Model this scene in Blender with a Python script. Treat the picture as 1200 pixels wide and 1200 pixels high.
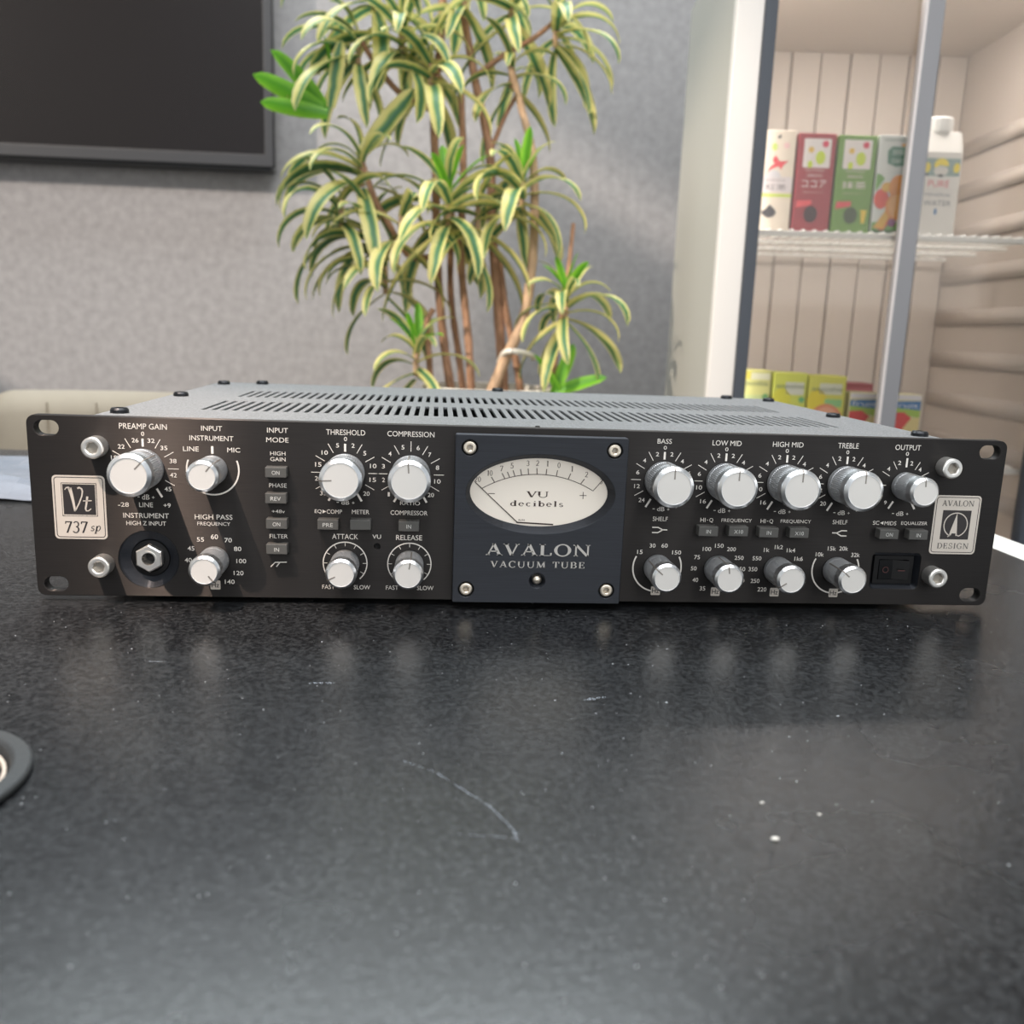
import bpy, bmesh, math, random
from mathutils import Vector, Matrix
for o in list(bpy.data.objects): bpy.data.objects.remove(o)
S = 0.001                                   # everything below is written in millimetres
scene = bpy.context.scene
COL = scene.collection
PI = math.pi
# ------------------------------------------------------------------ camera
CAM = Vector((-50.378, -438.075, 135.351))
RIGHT = Vector((0.996166, -0.079675, 0.036136)); DOWN = Vector((0.019422, -0.201345, -0.979328)); FWD = Vector((0.085303, 0.976275, -0.199026))
FPX = 1058.741
cd = bpy.data.cameras.new('camera'); cam = bpy.data.objects.new('camera', cd); COL.objects.link(cam)
cam.matrix_world = Matrix(((RIGHT.x, -DOWN.x, -FWD.x, CAM.x*S), (RIGHT.y, -DOWN.y, -FWD.y, CAM.y*S), (RIGHT.z, -DOWN.z, -FWD.z, CAM.z*S), (0, 0, 0, 1)))
cd.sensor_width = 36; cd.lens = FPX/1200*36
cd.clip_start = 0.01; cd.clip_end = 50
cd.dof.use_dof = True; cd.dof.focus_distance = 0.455; cd.dof.aperture_fstop = 10.5
scene.camera = cam
# ------------------------------------------------------------------ world, lights, exposure
scene.view_settings.view_transform = 'Standard'
scene.view_settings.look = 'None'
scene.view_settings.gamma = 1
scene.view_settings.use_curve_mapping = False
scene.view_settings.exposure = 0.0
W = bpy.data.worlds.new('world'); scene.world = W; W.use_nodes = True
bg = W.node_tree.nodes['Background']; bg.inputs[0].default_value = (0.84, 0.92, 1.0, 1); bg.inputs[1].default_value = 0.62

def light(name, kind, loc, target, energy, color, **kw):
    d = bpy.data.lights.new(name, kind); d.energy = energy; d.color = color
    for k, v in kw.items(): setattr(d, k, v)
    o = bpy.data.objects.new(name, d); COL.objects.link(o)
    o.location = Vector(loc)*S
    o.rotation_euler = (Vector(target)-Vector(loc)).to_track_quat('-Z', 'Y').to_euler()
    return o
# warm ceiling spotlight over the left end of the unit
light('ceiling_spotlight', 'SPOT', (-640, -600, 1560), (-285, 40, 0), 165, (1.0, 0.78, 0.64), spot_size=math.radians(18.0), spot_blend=0.8, shadow_soft_size=0.012)
# low warm sun through the window in the left wall
light('sun', 'SUN', (-3000, -400, 2000), (-3000+2300, -400+1500, 2000-1150), 3.9, (1.0, 0.88, 0.76), angle=math.radians(2.2))
# daylight from the windows behind the camera
light('window_daylight', 'AREA', (400, -2300, 900), (100, 0, 100), 22, (1.0, 0.98, 0.95), shape='RECTANGLE', size=2.4, size_y=1.3)
# luminous ceiling over the near side of the table, and a cooler light added behind for the tabletop glow
light('ceiling_lamp_light', 'AREA', (0, -420, 1970), (0, -420, 0), 52, (0.97, 0.98, 1.0), shape='RECTANGLE', size=2.0, size_y=1.3)
light('table_glow_light', 'AREA', (-250, 1300, 1985), (-250, 1300, 0), 56, (0.86, 0.95, 0.98), shape='RECTANGLE', size=1.8, size_y=0.55)

# ------------------------------------------------------------------ materials
def mat(name, color, rough=0.5, metal=0.0, spec=0.5, noise=None, bump=None, aniso=0, emit=None):
    """noise=(scale, amount, detail) varies the colour; bump=(scale, strength)"""
    m = bpy.data.materials.new(name); m.use_nodes = True
    nt = m.node_tree; b = nt.nodes['Principled BSDF']
    b.inputs['Base Color'].default_value = (*color, 1); b.inputs['Roughness'].default_value = rough
    b.inputs['Metallic'].default_value = metal; b.inputs['Specular IOR Level'].default_value = spec
    if aniso: b.inputs['Anisotropic'].default_value = aniso
    if emit: b.inputs['Emission Color'].default_value = (*emit[0], 1); b.inputs['Emission Strength'].default_value = emit[1]
    if noise or bump:
        tc = nt.nodes.new('ShaderNodeTexCoord')
    if noise:
        mp = nt.nodes.new('ShaderNodeMapping'); nt.links.new(tc.outputs['Object'], mp.inputs[0])
        if len(noise) > 3: mp.inputs['Scale'].default_value = noise[3]
        n = nt.nodes.new('ShaderNodeTexNoise'); n.inputs['Scale'].default_value = noise[0]; n.inputs['Detail'].default_value = noise[2]
        nt.links.new(mp.outputs[0], n.inputs['Vector'])
        r = nt.nodes.new('ShaderNodeValToRGB'); a = noise[1]
        r.color_ramp.elements[0].position = 0.3; r.color_ramp.elements[1].position = 0.7
        r.color_ramp.elements[0].color = (*[c*(1-a) for c in color], 1); r.color_ramp.elements[1].color = (*[min(1, c*(1+a)) for c in color], 1)
        nt.links.new(n.outputs['Fac'], r.inputs[0]); nt.links.new(r.outputs[0], b.inputs['Base Color'])
    if bump:
        mp2 = nt.nodes.new('ShaderNodeMapping'); nt.links.new(tc.outputs['Object'], mp2.inputs[0])
        if len(bump) > 2: mp2.inputs['Scale'].default_value = bump[2]
        n2 = nt.nodes.new('ShaderNodeTexNoise'); n2.inputs['Scale'].default_value = bump[0]; n2.inputs['Detail'].default_value = 3
        nt.links.new(mp2.outputs[0], n2.inputs['Vector'])
        bp = nt.nodes.new('ShaderNodeBump'); bp.inputs['Strength'].default_value = bump[1]; bp.inputs['Distance'].default_value = 0.0005
        nt.links.new(n2.outputs['Fac'], bp.inputs['Height']); nt.links.new(bp.outputs[0], b.inputs['Normal'])
    return m

def panel_material(name, color, spec_col, coat):
    """black anodised aluminium, brushed from left to right: highlights smear up and down"""
    m = bpy.data.materials.new(name); m.use_nodes = True; nt = m.node_tree; b = nt.nodes['Principled BSDF']
    tc = nt.nodes.new('ShaderNodeTexCoord'); mp = nt.nodes.new('ShaderNodeMapping'); mp.inputs['Scale'].default_value = (45, 60, 1900)
    nt.links.new(tc.outputs['Object'], mp.inputs[0])
    n = nt.nodes.new('ShaderNodeTexNoise'); n.inputs['Scale'].default_value = 1.0; n.inputs['Detail'].default_value = 4
    nt.links.new(mp.outputs[0], n.inputs['Vector'])
    r = nt.nodes.new('ShaderNodeValToRGB'); r.color_ramp.elements[0].position = 0.25; r.color_ramp.elements[1].position = 0.75
    r.color_ramp.elements[0].color = (*[c*0.7 for c in color], 1); r.color_ramp.elements[1].color = (*[c*1.3 for c in color], 1)
    nt.links.new(n.outputs['Fac'], r.inputs[0]); nt.links.new(r.outputs[0], b.inputs['Base Color'])
    b.inputs['Roughness'].default_value = 0.55; b.inputs['Specular IOR Level'].default_value = 0.15
    an = nt.nodes.new('ShaderNodeBsdfAnisotropic'); an.inputs['Color'].default_value = (*spec_col, 1)
    an.inputs['Roughness'].default_value = 0.50; an.inputs['Anisotropy'].default_value = 0.86
    tg = nt.nodes.new('ShaderNodeCombineXYZ'); tg.inputs[0].default_value = 1.0
    nt.links.new(tg.outputs[0], an.inputs['Tangent'])
    bp = nt.nodes.new('ShaderNodeBump'); bp.inputs['Strength'].default_value = 0.25; bp.inputs['Distance'].default_value = 0.0002
    nt.links.new(n.outputs['Fac'], bp.inputs['Height']); nt.links.new(bp.outputs[0], an.inputs['Normal'])
    mx = nt.nodes.new('ShaderNodeMixShader'); mx.inputs[0].default_value = coat
    nt.links.new(b.outputs[0], mx.inputs[1]); nt.links.new(an.outputs[0], mx.inputs[2])
    nt.links.new(mx.outputs[0], nt.nodes['Material Output'].inputs['Surface'])
    return m

def glass_material(name, tint, f0):
    m = bpy.data.materials.new(name); m.use_nodes = True; nt = m.node_tree
    nt.nodes.remove(nt.nodes['Principled BSDF'])
    t = nt.nodes.new('ShaderNodeBsdfTransparent'); t.inputs[0].default_value = (*tint, 1)
    g = nt.nodes.new('ShaderNodeBsdfGlossy'); g.inputs['Roughness'].default_value = 0.06
    fr = nt.nodes.new('ShaderNodeFresnel'); fr.inputs[0].default_value = f0
    mx = nt.nodes.new('ShaderNodeMixShader'); nt.links.new(fr.outputs[0], mx.inputs[0])
    nt.links.new(t.outputs[0], mx.inputs[1]); nt.links.new(g.outputs[0], mx.inputs[2])
    nt.links.new(mx.outputs[0], nt.nodes['Material Output'].inputs['Surface'])
    return m

def leaf_material(name, stops):
    m = bpy.data.materials.new(name); m.use_nodes = True; nt = m.node_tree; b = nt.nodes['Principled BSDF']
    uv = nt.nodes.new('ShaderNodeUVMap'); sx = nt.nodes.new('ShaderNodeSeparateXYZ'); nt.links.new(uv.outputs[0], sx.inputs[0])
    tc = nt.nodes.new('ShaderNodeTexCoord'); n = nt.nodes.new('ShaderNodeTexNoise'); n.inputs['Scale'].default_value = 45
    nt.links.new(tc.outputs['Object'], n.inputs['Vector'])
    ad = nt.nodes.new('ShaderNodeMath'); ad.operation = 'MULTIPLY_ADD'; ad.inputs[1].default_value = 0.22
    nt.links.new(n.outputs['Fac'], ad.inputs[0]); nt.links.new(sx.outputs[0], ad.inputs[2])
    r = nt.nodes.new('ShaderNodeValToRGB'); r.color_ramp.elements.remove(r.color_ramp.elements[1])
    for i, (p, c) in enumerate(stops):
        e = r.color_ramp.elements[0] if i == 0 else r.color_ramp.elements.new(p)
        e.position = p; e.color = (*c, 1)
    nt.links.new(ad.outputs[0], r.inputs[0]); nt.links.new(r.outputs[0], b.inputs['Base Color'])
    b.inputs['Roughness'].default_value = 0.42
    tr = nt.nodes.new('ShaderNodeBsdfTranslucent'); nt.links.new(r.outputs[0], tr.inputs[0])
    mx = nt.nodes.new('ShaderNodeMixShader'); mx.inputs[0].default_value = 0.35
    nt.links.new(b.outputs[0], mx.inputs[1]); nt.links.new(tr.outputs[0], mx.inputs[2])
    nt.links.new(mx.outputs[0], nt.nodes['Material Output'].inputs['Surface'])
    return m

def table_material():
    m = bpy.data.materials.new('black_table_laminate'); m.use_nodes = True; nt = m.node_tree; b = nt.nodes['Principled BSDF']
    tc = nt.nodes.new('ShaderNodeTexCoord')
    n = nt.nodes.new('ShaderNodeTexNoise'); n.inputs['Scale'].default_value = 520; n.inputs['Detail'].default_value = 5; n.inputs['Roughness'].default_value = 0.65
    nt.links.new(tc.outputs['Object'], n.inputs['Vector'])
    r = nt.nodes.new('ShaderNodeValToRGB'); r.color_ramp.elements[0].position = 0.42; r.color_ramp.elements[1].position = 0.68
    r.color_ramp.elements[0].color = (0.004, 0.0043, 0.005, 1); r.color_ramp.elements[1].color = (0.034, 0.036, 0.038, 1)
    nt.links.new(n.outputs['Fac'], r.inputs[0]); nt.links.new(r.outputs[0], b.inputs['Base Color'])
    n3 = nt.nodes.new('ShaderNodeTexNoise'); n3.inputs['Scale'].default_value = 14; n3.inputs['Detail'].default_value = 6
    nt.links.new(tc.outputs['Object'], n3.inputs['Vector'])
    mr = nt.nodes.new('ShaderNodeMapRange'); mr.inputs[3].default_value = 0.20; mr.inputs[4].default_value = 0.32
    nt.links.new(n3.outputs['Fac'], mr.inputs[0]); nt.links.new(mr.outputs[0], b.inputs['Roughness'])
    b.inputs['Specular IOR Level'].default_value = 0.62
    bp = nt.nodes.new('ShaderNodeBump'); bp.inputs['Strength'].default_value = 0.32; bp.inputs['Distance'].default_value = 0.0003
    nt.links.new(n.outputs['Fac'], bp.inputs['Height']); nt.links.new(bp.outputs[0], b.inputs['Normal'])
    return m

def lin(r, g, b):
    f = lambda c: ((c/255+0.055)/1.055)**2.4 if c > 10 else c/255/12.92
    return (f(r), f(g), f(b))

M = dict(
    panel=panel_material('black_brushed_aluminium', (0.0115, 0.0105, 0.0102), (0.92, 0.84, 0.80), 0.023),
    meter_panel=panel_material('blue_black_anodised_aluminium', (0.013, 0.0145, 0.0185), (0.8, 0.85, 0.95), 0.03),
    panel_edge=mat('anodised_edge', lin(52, 54, 60), 0.4, 0.3),
    chassis=mat('grey_textured_powder_coat', lin(114, 115, 116), 0.55, 0.0, 0.3, (1100, 0.40, 2), (1100, 0.5)),
    inside=mat('dark_interior', (0.01, 0.01, 0.011), 0.8),
    black=mat('black_plastic', (0.006, 0.006, 0.0065), 0.5, 0, 0.25),
    gloss_black=mat('glossy_black_plastic', (0.005, 0.005, 0.0055), 0.3, 0, 0.3),
    screwblack=mat('black_oxide_steel', (0.02, 0.022, 0.025), 0.35, 0.6),
    alu=mat('satin_aluminium', (0.86, 0.87, 0.88), 0.30, 1.0),
    aluside=mat('knurled_aluminium', (0.74, 0.76, 0.78), 0.38, 0.85),
    aluface=mat('bead_blasted_aluminium', (0.80, 0.775, 0.735), 0.5, 0.35),
    socket=mat('socket_floor_shade', (0.35, 0.32, 0.28), 0.4, 0.9),  # floor toned darker than the steel to stand for recess shade
    groove=mat('groove_shade', (0.33, 0.30, 0.27), 0.5, 0.8),
    steel=mat('bright_steel', (0.80, 0.78, 0.74), 0.34, 0.9),
    brass=mat('warm_nickel_steel', (0.84, 0.75, 0.62), 0.34, 0.9),
    ink=mat('white_print', lin(226, 220, 212), 0.6),
    silver_ink=mat('silver_print', lin(196, 192, 186), 0.45, 0.2),
    badge=mat('badge_silver_print', lin(208, 199, 188), 0.5, 0.1),
    badge_dark=mat('badge_black_print', lin(44, 40, 40), 0.5),
    badge_grey=mat('badge_grey_print', lin(92, 88, 84), 0.5),
    button=mat('grey_button_plastic', lin(84, 83, 80), 0.4),
    btext=mat('button_print', lin(205, 205, 200), 0.6),
    dial=mat('cream_meter_dial', lin(250, 240, 226), 0.6),
    dial_ink=mat('brown_black_dial_print', lin(72, 56, 50), 0.6),
    needle=mat('needle_dark', lin(50, 34, 30), 0.5),
    dullred=mat('dull_red_print', lin(84, 48, 46), 0.5),
    table=table_material(),
    trim=mat('white_edge_band', lin(240, 236, 228), 0.35),
    felt=mat('grey_felt', lin(147, 144, 144), 0.95, 0, 0.1, (55, 0.13, 9), (260, 0.8)),
    ceiling=mat('white_ceiling', lin(225, 228, 230), 0.8),
    floor=mat('grey_carpet', lin(96, 94, 92), 0.9, 0, 0.2, (60, 0.2, 4)),
    wall_paint=mat('pale_wall_paint', lin(205, 200, 192), 0.8),
    tvframe=mat('tv_bezel', lin(44, 44, 47), 0.45),
    tvscreen=mat('tv_screen', lin(24, 20, 20), 0.25, 0, 0.35),
    pot=mat('off_white_planter', lin(215, 208, 196), 0.6),
    soil=mat('potting_soil', lin(60, 45, 34), 0.95, 0, 0.1, (300, 0.4, 4), (200, 1.0)),
    bark=mat('brown_bark', lin(152, 116, 92), 0.8, 0, 0.2, (120, 0.3, 4, (1, 1, 0.25)), (160, 0.8, (1, 1, 0.3))),
    bark_pale=mat('pale_bark', lin(176, 146, 118), 0.8, 0, 0.2, (120, 0.25, 4, (1, 1, 0.25)), (160, 0.8, (1, 1, 0.3))),
    tie=mat('white_cloth_tie', lin(225, 218, 205), 0.8),
    leaf=leaf_material('variegated_leaf', [(0.0, lin(226, 214, 150)), (0.37, lin(216, 208, 130)), (0.46, lin(112, 150, 84)), (0.55, lin(70, 118, 88)), (0.66, lin(74, 118, 84)), (0.74, lin(118, 152, 86)), (0.82, lin(216, 208, 130)), (1.0, lin(226, 214, 150))]),
    leaf_green=leaf_material('young_green_leaf', [(0.0, lin(170, 205, 70)), (0.3, lin(120, 185, 50)), (0.6, lin(84, 150, 40)), (0.9, lin(130, 190, 56)), (1.0, lin(170, 205, 70))]),
    fridge=mat('warm_white_enamel', lin(168, 166, 157), 0.28, 0, 0.5),
    fridge_front=mat('white_door_surround', lin(208, 203, 197), 0.35),
    gasket=mat('blue_grey_gasket', lin(56, 61, 69), 0.5),
    stile=mat('grey_aluminium_stile', lin(132, 131, 133), 0.42, 0.2),
    stile_highlight=mat('painted_stile_highlight', lin(214, 205, 200), 0.4),  # pale colour stands for the highlight along the stile
    liner=mat('fridge_liner', lin(200, 190, 180), 0.5),
    liner_dark=mat('liner_joint', lin(150, 138, 130), 0.6),
    wire=mat('white_coated_wire', lin(235, 236, 232), 0.4),
    glass=glass_material('door_glass', (0.94, 0.92, 0.90), 1.35),
    meter_glass=glass_material('meter_glass', (0.98, 0.98, 0.98), 1.3),
    chair=mat('beige_leatherette', lin(158, 147, 130), 0.55, 0, 0.3, (20, 0.06, 3)),
    seam=mat('seam_brown', lin(148, 135, 117), 0.7),
    paper=mat('crumpled_white_film', lin(122, 127, 137), 0.35, 0, 0.5, (18, 0.15, 5)),
    grommet=mat('grey_grommet_plastic', lin(58, 60, 61), 0.55, 0, 0.3, None, (700, 0.3)),
    ridge=mat('pale_brush_ridge', lin(190, 176, 162), 0.5),
    dust=mat('white_dust', lin(200, 202, 205), 0.9),
    scratch=mat('pale_scratch', lin(150, 156, 164), 0.9),
    crumb=mat('cream_crumb', lin(225, 220, 210), 0.8),
)
def flat(name, rgb): 
    if name not in M: M[name] = mat(name, lin(*rgb), 0.5)
    return M[name]

# ------------------------------------------------------------------ mesh helpers (bmesh in millimetres)
def NB(): return bmesh.new()
def wloc(o):
    p = Vector((0, 0, 0))
    while o is not None: p += o.location; o = o.parent
    return p
def obj(name, bm, m, parent=None, loc=(0, 0, 0), smooth=False, bevel=0, local=False):
    """links bm as ONE mesh object; bm is in the frame of the parent's root (mm)"""
    me = bpy.data.meshes.new(name)
    if not local and any(loc): bmesh.ops.translate(bm, verts=bm.verts, vec=-Vector(loc))
    bmesh.ops.scale(bm, verts=bm.verts, vec=(S, S, S))
    bm.to_mesh(me); bm.free()
    for mm in (m if isinstance(m, (list, tuple)) else [m]): me.materials.append(mm)
    if smooth:
        for p in me.polygons: p.use_smooth = True
    o = bpy.data.objects.new(name, me); COL.objects.link(o)
    o.location = Vector(loc)*S
    if parent: o.parent = parent
    if bevel:
        b = o.modifiers.new('bevel', 'BEVEL'); b.width = bevel*S; b.segments = 2; b.limit_method = 'ANGLE'; b.angle_limit = math.radians(40)
        if smooth: pass
    return o
def thing(name, label, cat, loc=(0, 0, 0), rz=0, group=None):
    o = bpy.data.objects.new(name, None); COL.objects.link(o); o.empty_display_size = 0.05
    o.location = Vector(loc)*S; o.rotation_euler = (0, 0, rz); o['label'] = label; o['category'] = cat
    if group: o['group'] = group
    return o
def tag(o, label, cat, group=None):
    o['label'] = label; o['category'] = cat
    if group: o['group'] = group
    return o
def box(bm, x0, x1, y0, y1, z0, z1, mi=0):
    vs = [bm.verts.new(p) for p in ((x0, y0, z0), (x1, y0, z0), (x1, y1, z0), (x0, y1, z0), (x0, y0, z1), (x1, y0, z1), (x1, y1, z1), (x0, y1, z1))]
    for f in ((0, 3, 2, 1), (4, 5, 6, 7), (0, 1, 5, 4), (1, 2, 6, 5), (2, 3, 7, 6), (3, 0, 4, 7)):
        fc = bm.faces.new([vs[i] for i in f]); fc.material_index = mi
    return vs
def lathe(bm, prof, n=48, axis='y', c=(0, 0, 0), close=True, mod=None, mi=0):
    """prof: list of (r, t) along the axis; axis 'y' or 'z'. mod(k, i) -> radius factor"""
    rings = []
    for k, (r, t) in enumerate(prof):
        ring = []
        for i in range(n):
            a = 2*PI*i/n; rr = r*(mod(k, i) if mod else 1)
            if axis == 'y': p = (c[0]+rr*math.cos(a), c[1]+t, c[2]+rr*math.sin(a))
            else: p = (c[0]+rr*math.cos(a), c[1]+rr*math.sin(a), c[2]+t)
            ring.append(bm.verts.new(p))
        rings.append(ring)
    fs = []
    for k in range(len(rings)-1):
        for i in range(n):
            j = (i+1) % n
            fs.append(bm.faces.new((rings[k][i], rings[k][j], rings[k+1][j], rings[k+1][i])))
    if close:
        fs.append(bm.faces.new(rings[0])); fs.append(bm.faces.new(rings[-1]))
    for f in fs: f.material_index = mi
    bmesh.ops.recalc_face_normals(bm, faces=fs)
    return fs
def ngon(bm, pts, y, mi=0):
    """flat polygon in the x-z plane facing -y"""
    f = bm.faces.new([bm.verts.new((p[0], y, p[1])) for p in pts]); f.material_index = mi
    f.normal_update()
    if f.normal.y > 0: f.normal_flip()
    return f
def stroke(bm, pts, w, y, mi=0, w2=None):
    """polyline of width w in the x-z plane"""
    n = len(pts)
    L, R_ = [], []
    for i, p in enumerate(pts):
        a = Vector(pts[max(i-1, 0)]); b = Vector(pts[min(i+1, n-1)]); d = (b-a).normalized(); q = Vector((-d.y, d.x))
        ww = w/2 if w2 is None else (w+(w2-w)*i/(n-1))/2
        L.append((p[0]+q.x*ww, p[1]+q.y*ww)); R_.append((p[0]-q.x*ww, p[1]-q.y*ww))
    for i in range(n-1):
        ngon(bm, [L[i], L[i+1], R_[i+1], R_[i]], y, mi)
def arc_pts(cx, cz, r, a0, a1, n=24, rz=None):
    """angles in degrees clockwise from up"""
    rz = r if rz is None else rz
    return [(cx+r*math.sin(math.radians(a0+(a1-a0)*i/n)), cz+rz*math.cos(math.radians(a0+(a1-a0)*i/n))) for i in range(n+1)]
def rrect(x0, z0, x1, z1, r, n=5):
    out = []
    for cx, cz, a in ((x1-r, z1-r, 0), (x0+r, z1-r, 90), (x0+r, z0+r, 180), (x1-r, z0+r, 270)):
        for i in range(n+1):
            t = math.radians(a+90*i/n); out.append((cx+r*math.cos(t), cz+r*math.sin(t)))
    return out
def circ(cx, cz, r, n=40, rz=None):
    rz = r if rz is None else rz
    return [(cx+r*math.cos(2*PI*i/n), cz+rz*math.sin(2*PI*i/n)) for i in range(n)]
def plate(loops, depth, bevel=0.0):
    """2-D filled outline with holes -> bmesh, x-y plane, centred on z, total thickness depth"""
    cu = bpy.data.curves.new('tmp', 'CURVE'); cu.dimensions = '2D'; cu.fill_mode = 'BOTH'
    for lp in loops:
        sp = cu.splines.new('POLY'); sp.points.add(len(lp)-1); sp.use_cyclic_u = True
        for i, p in enumerate(lp): sp.points[i].co = (p[0], p[1], 0, 1)
    cu.extrude = max(depth/2-bevel, 0); cu.bevel_depth = bevel; cu.bevel_resolution = 1; cu.offset = -bevel
    o = bpy.data.objects.new('tmp', cu); COL.objects.link(o)
    dg = bpy.context.evaluated_depsgraph_get(); me = bpy.data.meshes.new_from_object(o.evaluated_get(dg))
    bm = NB(); bm.from_mesh(me)
    bpy.data.objects.remove(o); bpy.data.curves.remove(cu); bpy.data.meshes.remove(me)
    bmesh.ops.remove_doubles(bm, verts=bm.verts, dist=0.0005)
    return bm
def plate_xz(loops, y0, y1, bevel=0.0):
    """plate standing up, from y0 (front) to y1 (back)"""
    bm = plate(loops, y1-y0, bevel)
    for v in bm.verts: x, y, z = v.co; v.co = (x, (y0+y1)/2-z, y)
    bmesh.ops.recalc_face_normals(bm, faces=bm.faces)
    return bm
_tc = {}
def text_raw(s, bold=0.0):
    k = (s, bold)
    if k not in _tc:
        cu = bpy.data.curves.new('tmp', 'FONT'); cu.body = s; cu.size = 1; cu.offset = bold; cu.resolution_u = 3
        o = bpy.data.objects.new('tmp', cu); COL.objects.link(o)
        dg = bpy.context.evaluated_depsgraph_get(); me = bpy.data.meshes.new_from_object(o.evaluated_get(dg))
        vs = [(v.co.x, v.co.y) for v in me.vertices]; fs = [list(p.vertices) for p in me.polygons]
        bpy.data.objects.remove(o); bpy.data.curves.remove(cu); bpy.data.meshes.remove(me)
        _tc[k] = (vs, fs)
    return _tc[k]
def put(bm, raw, cx, cz, w, h, y, mi=0, shear=0, xf=None):
    vs, fs = raw
    if not vs: return
    x0 = min(v[0] for v in vs); x1 = max(v[0] for v in vs); z0 = min(v[1] for v in vs); z1 = max(v[1] for v in vs)
    sx = w/(x1-x0) if w else h/(z1-z0); sz = h/(z1-z0) if h else sx
    nv = []
    for x, z in vs:
        X = (x-(x0+x1)/2)*sx; Z = (z-(z0+z1)/2)*sz; X += Z*shear
        nv.append(bm.verts.new(xf(cx+X, cz+Z) if xf else (cx+X, y, cz+Z)))
    for f in fs:
        try: fc = bm.faces.new([nv[i] for i in f]); fc.material_index = mi
        except ValueError: pass
def text(bm, s, cx, cz, w, h, y=-0.12, bold=0.0, mi=0, shear=0, xf=None):
    put(bm, text_raw(s, bold), cx, cz, w, h, y, mi, shear, xf)

# ---- a small roman serif alphabet: thick and thin strokes, bars for serifs, stressed bowls
T_, t_ = 0.18, 0.09
def bowl(cx, cy, rx, ry, a0, a1, T=T_, t=t_, n=20):
    def P(a, s):
        c, q = math.cos(a), math.sin(a); th = t+(T-t)*c*c
        return (cx+(rx+s*th/2)*c, cy+(ry+s*t/2)*q)
    out = []
    for i in range(n):
        A = math.radians(a0+(a1-a0)*i/n); B = math.radians(a0+(a1-a0)*(i+1)/n)
        out.append([P(A, 1), P(B, 1), P(B, -1), P(A, -1)])
    return out
def ln(x0, y0, x1, y1, w):           # stroke with horizontal ends
    if abs(y1-y0) < 1e-6: return [[(x0, y0-w/2), (x1, y0-w/2), (x1, y0+w/2), (x0, y0+w/2)]]
    return [[(x0-w/2, y0), (x0+w/2, y0), (x1+w/2, y1), (x1-w/2, y1)]]
def srf(x, y, hw, up):               # serif bar sitting on y (up=1) or hanging from it (-1)
    return [[(x-hw, y), (x+hw, y), (x+hw, y+up*0.04), (x-hw, y+up*0.04)], [(x-hw*0.6, y+up*0.04), (x+hw*0.6, y+up*0.04), (x+T_*0.5, y+up*0.09), (x-T_*0.5, y+up*0.09)]]
def dotp(x, y, r): return [[(x+r*math.cos(2*PI*i/12), y+r*math.sin(2*PI*i/12)) for i in range(12)]]
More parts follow.
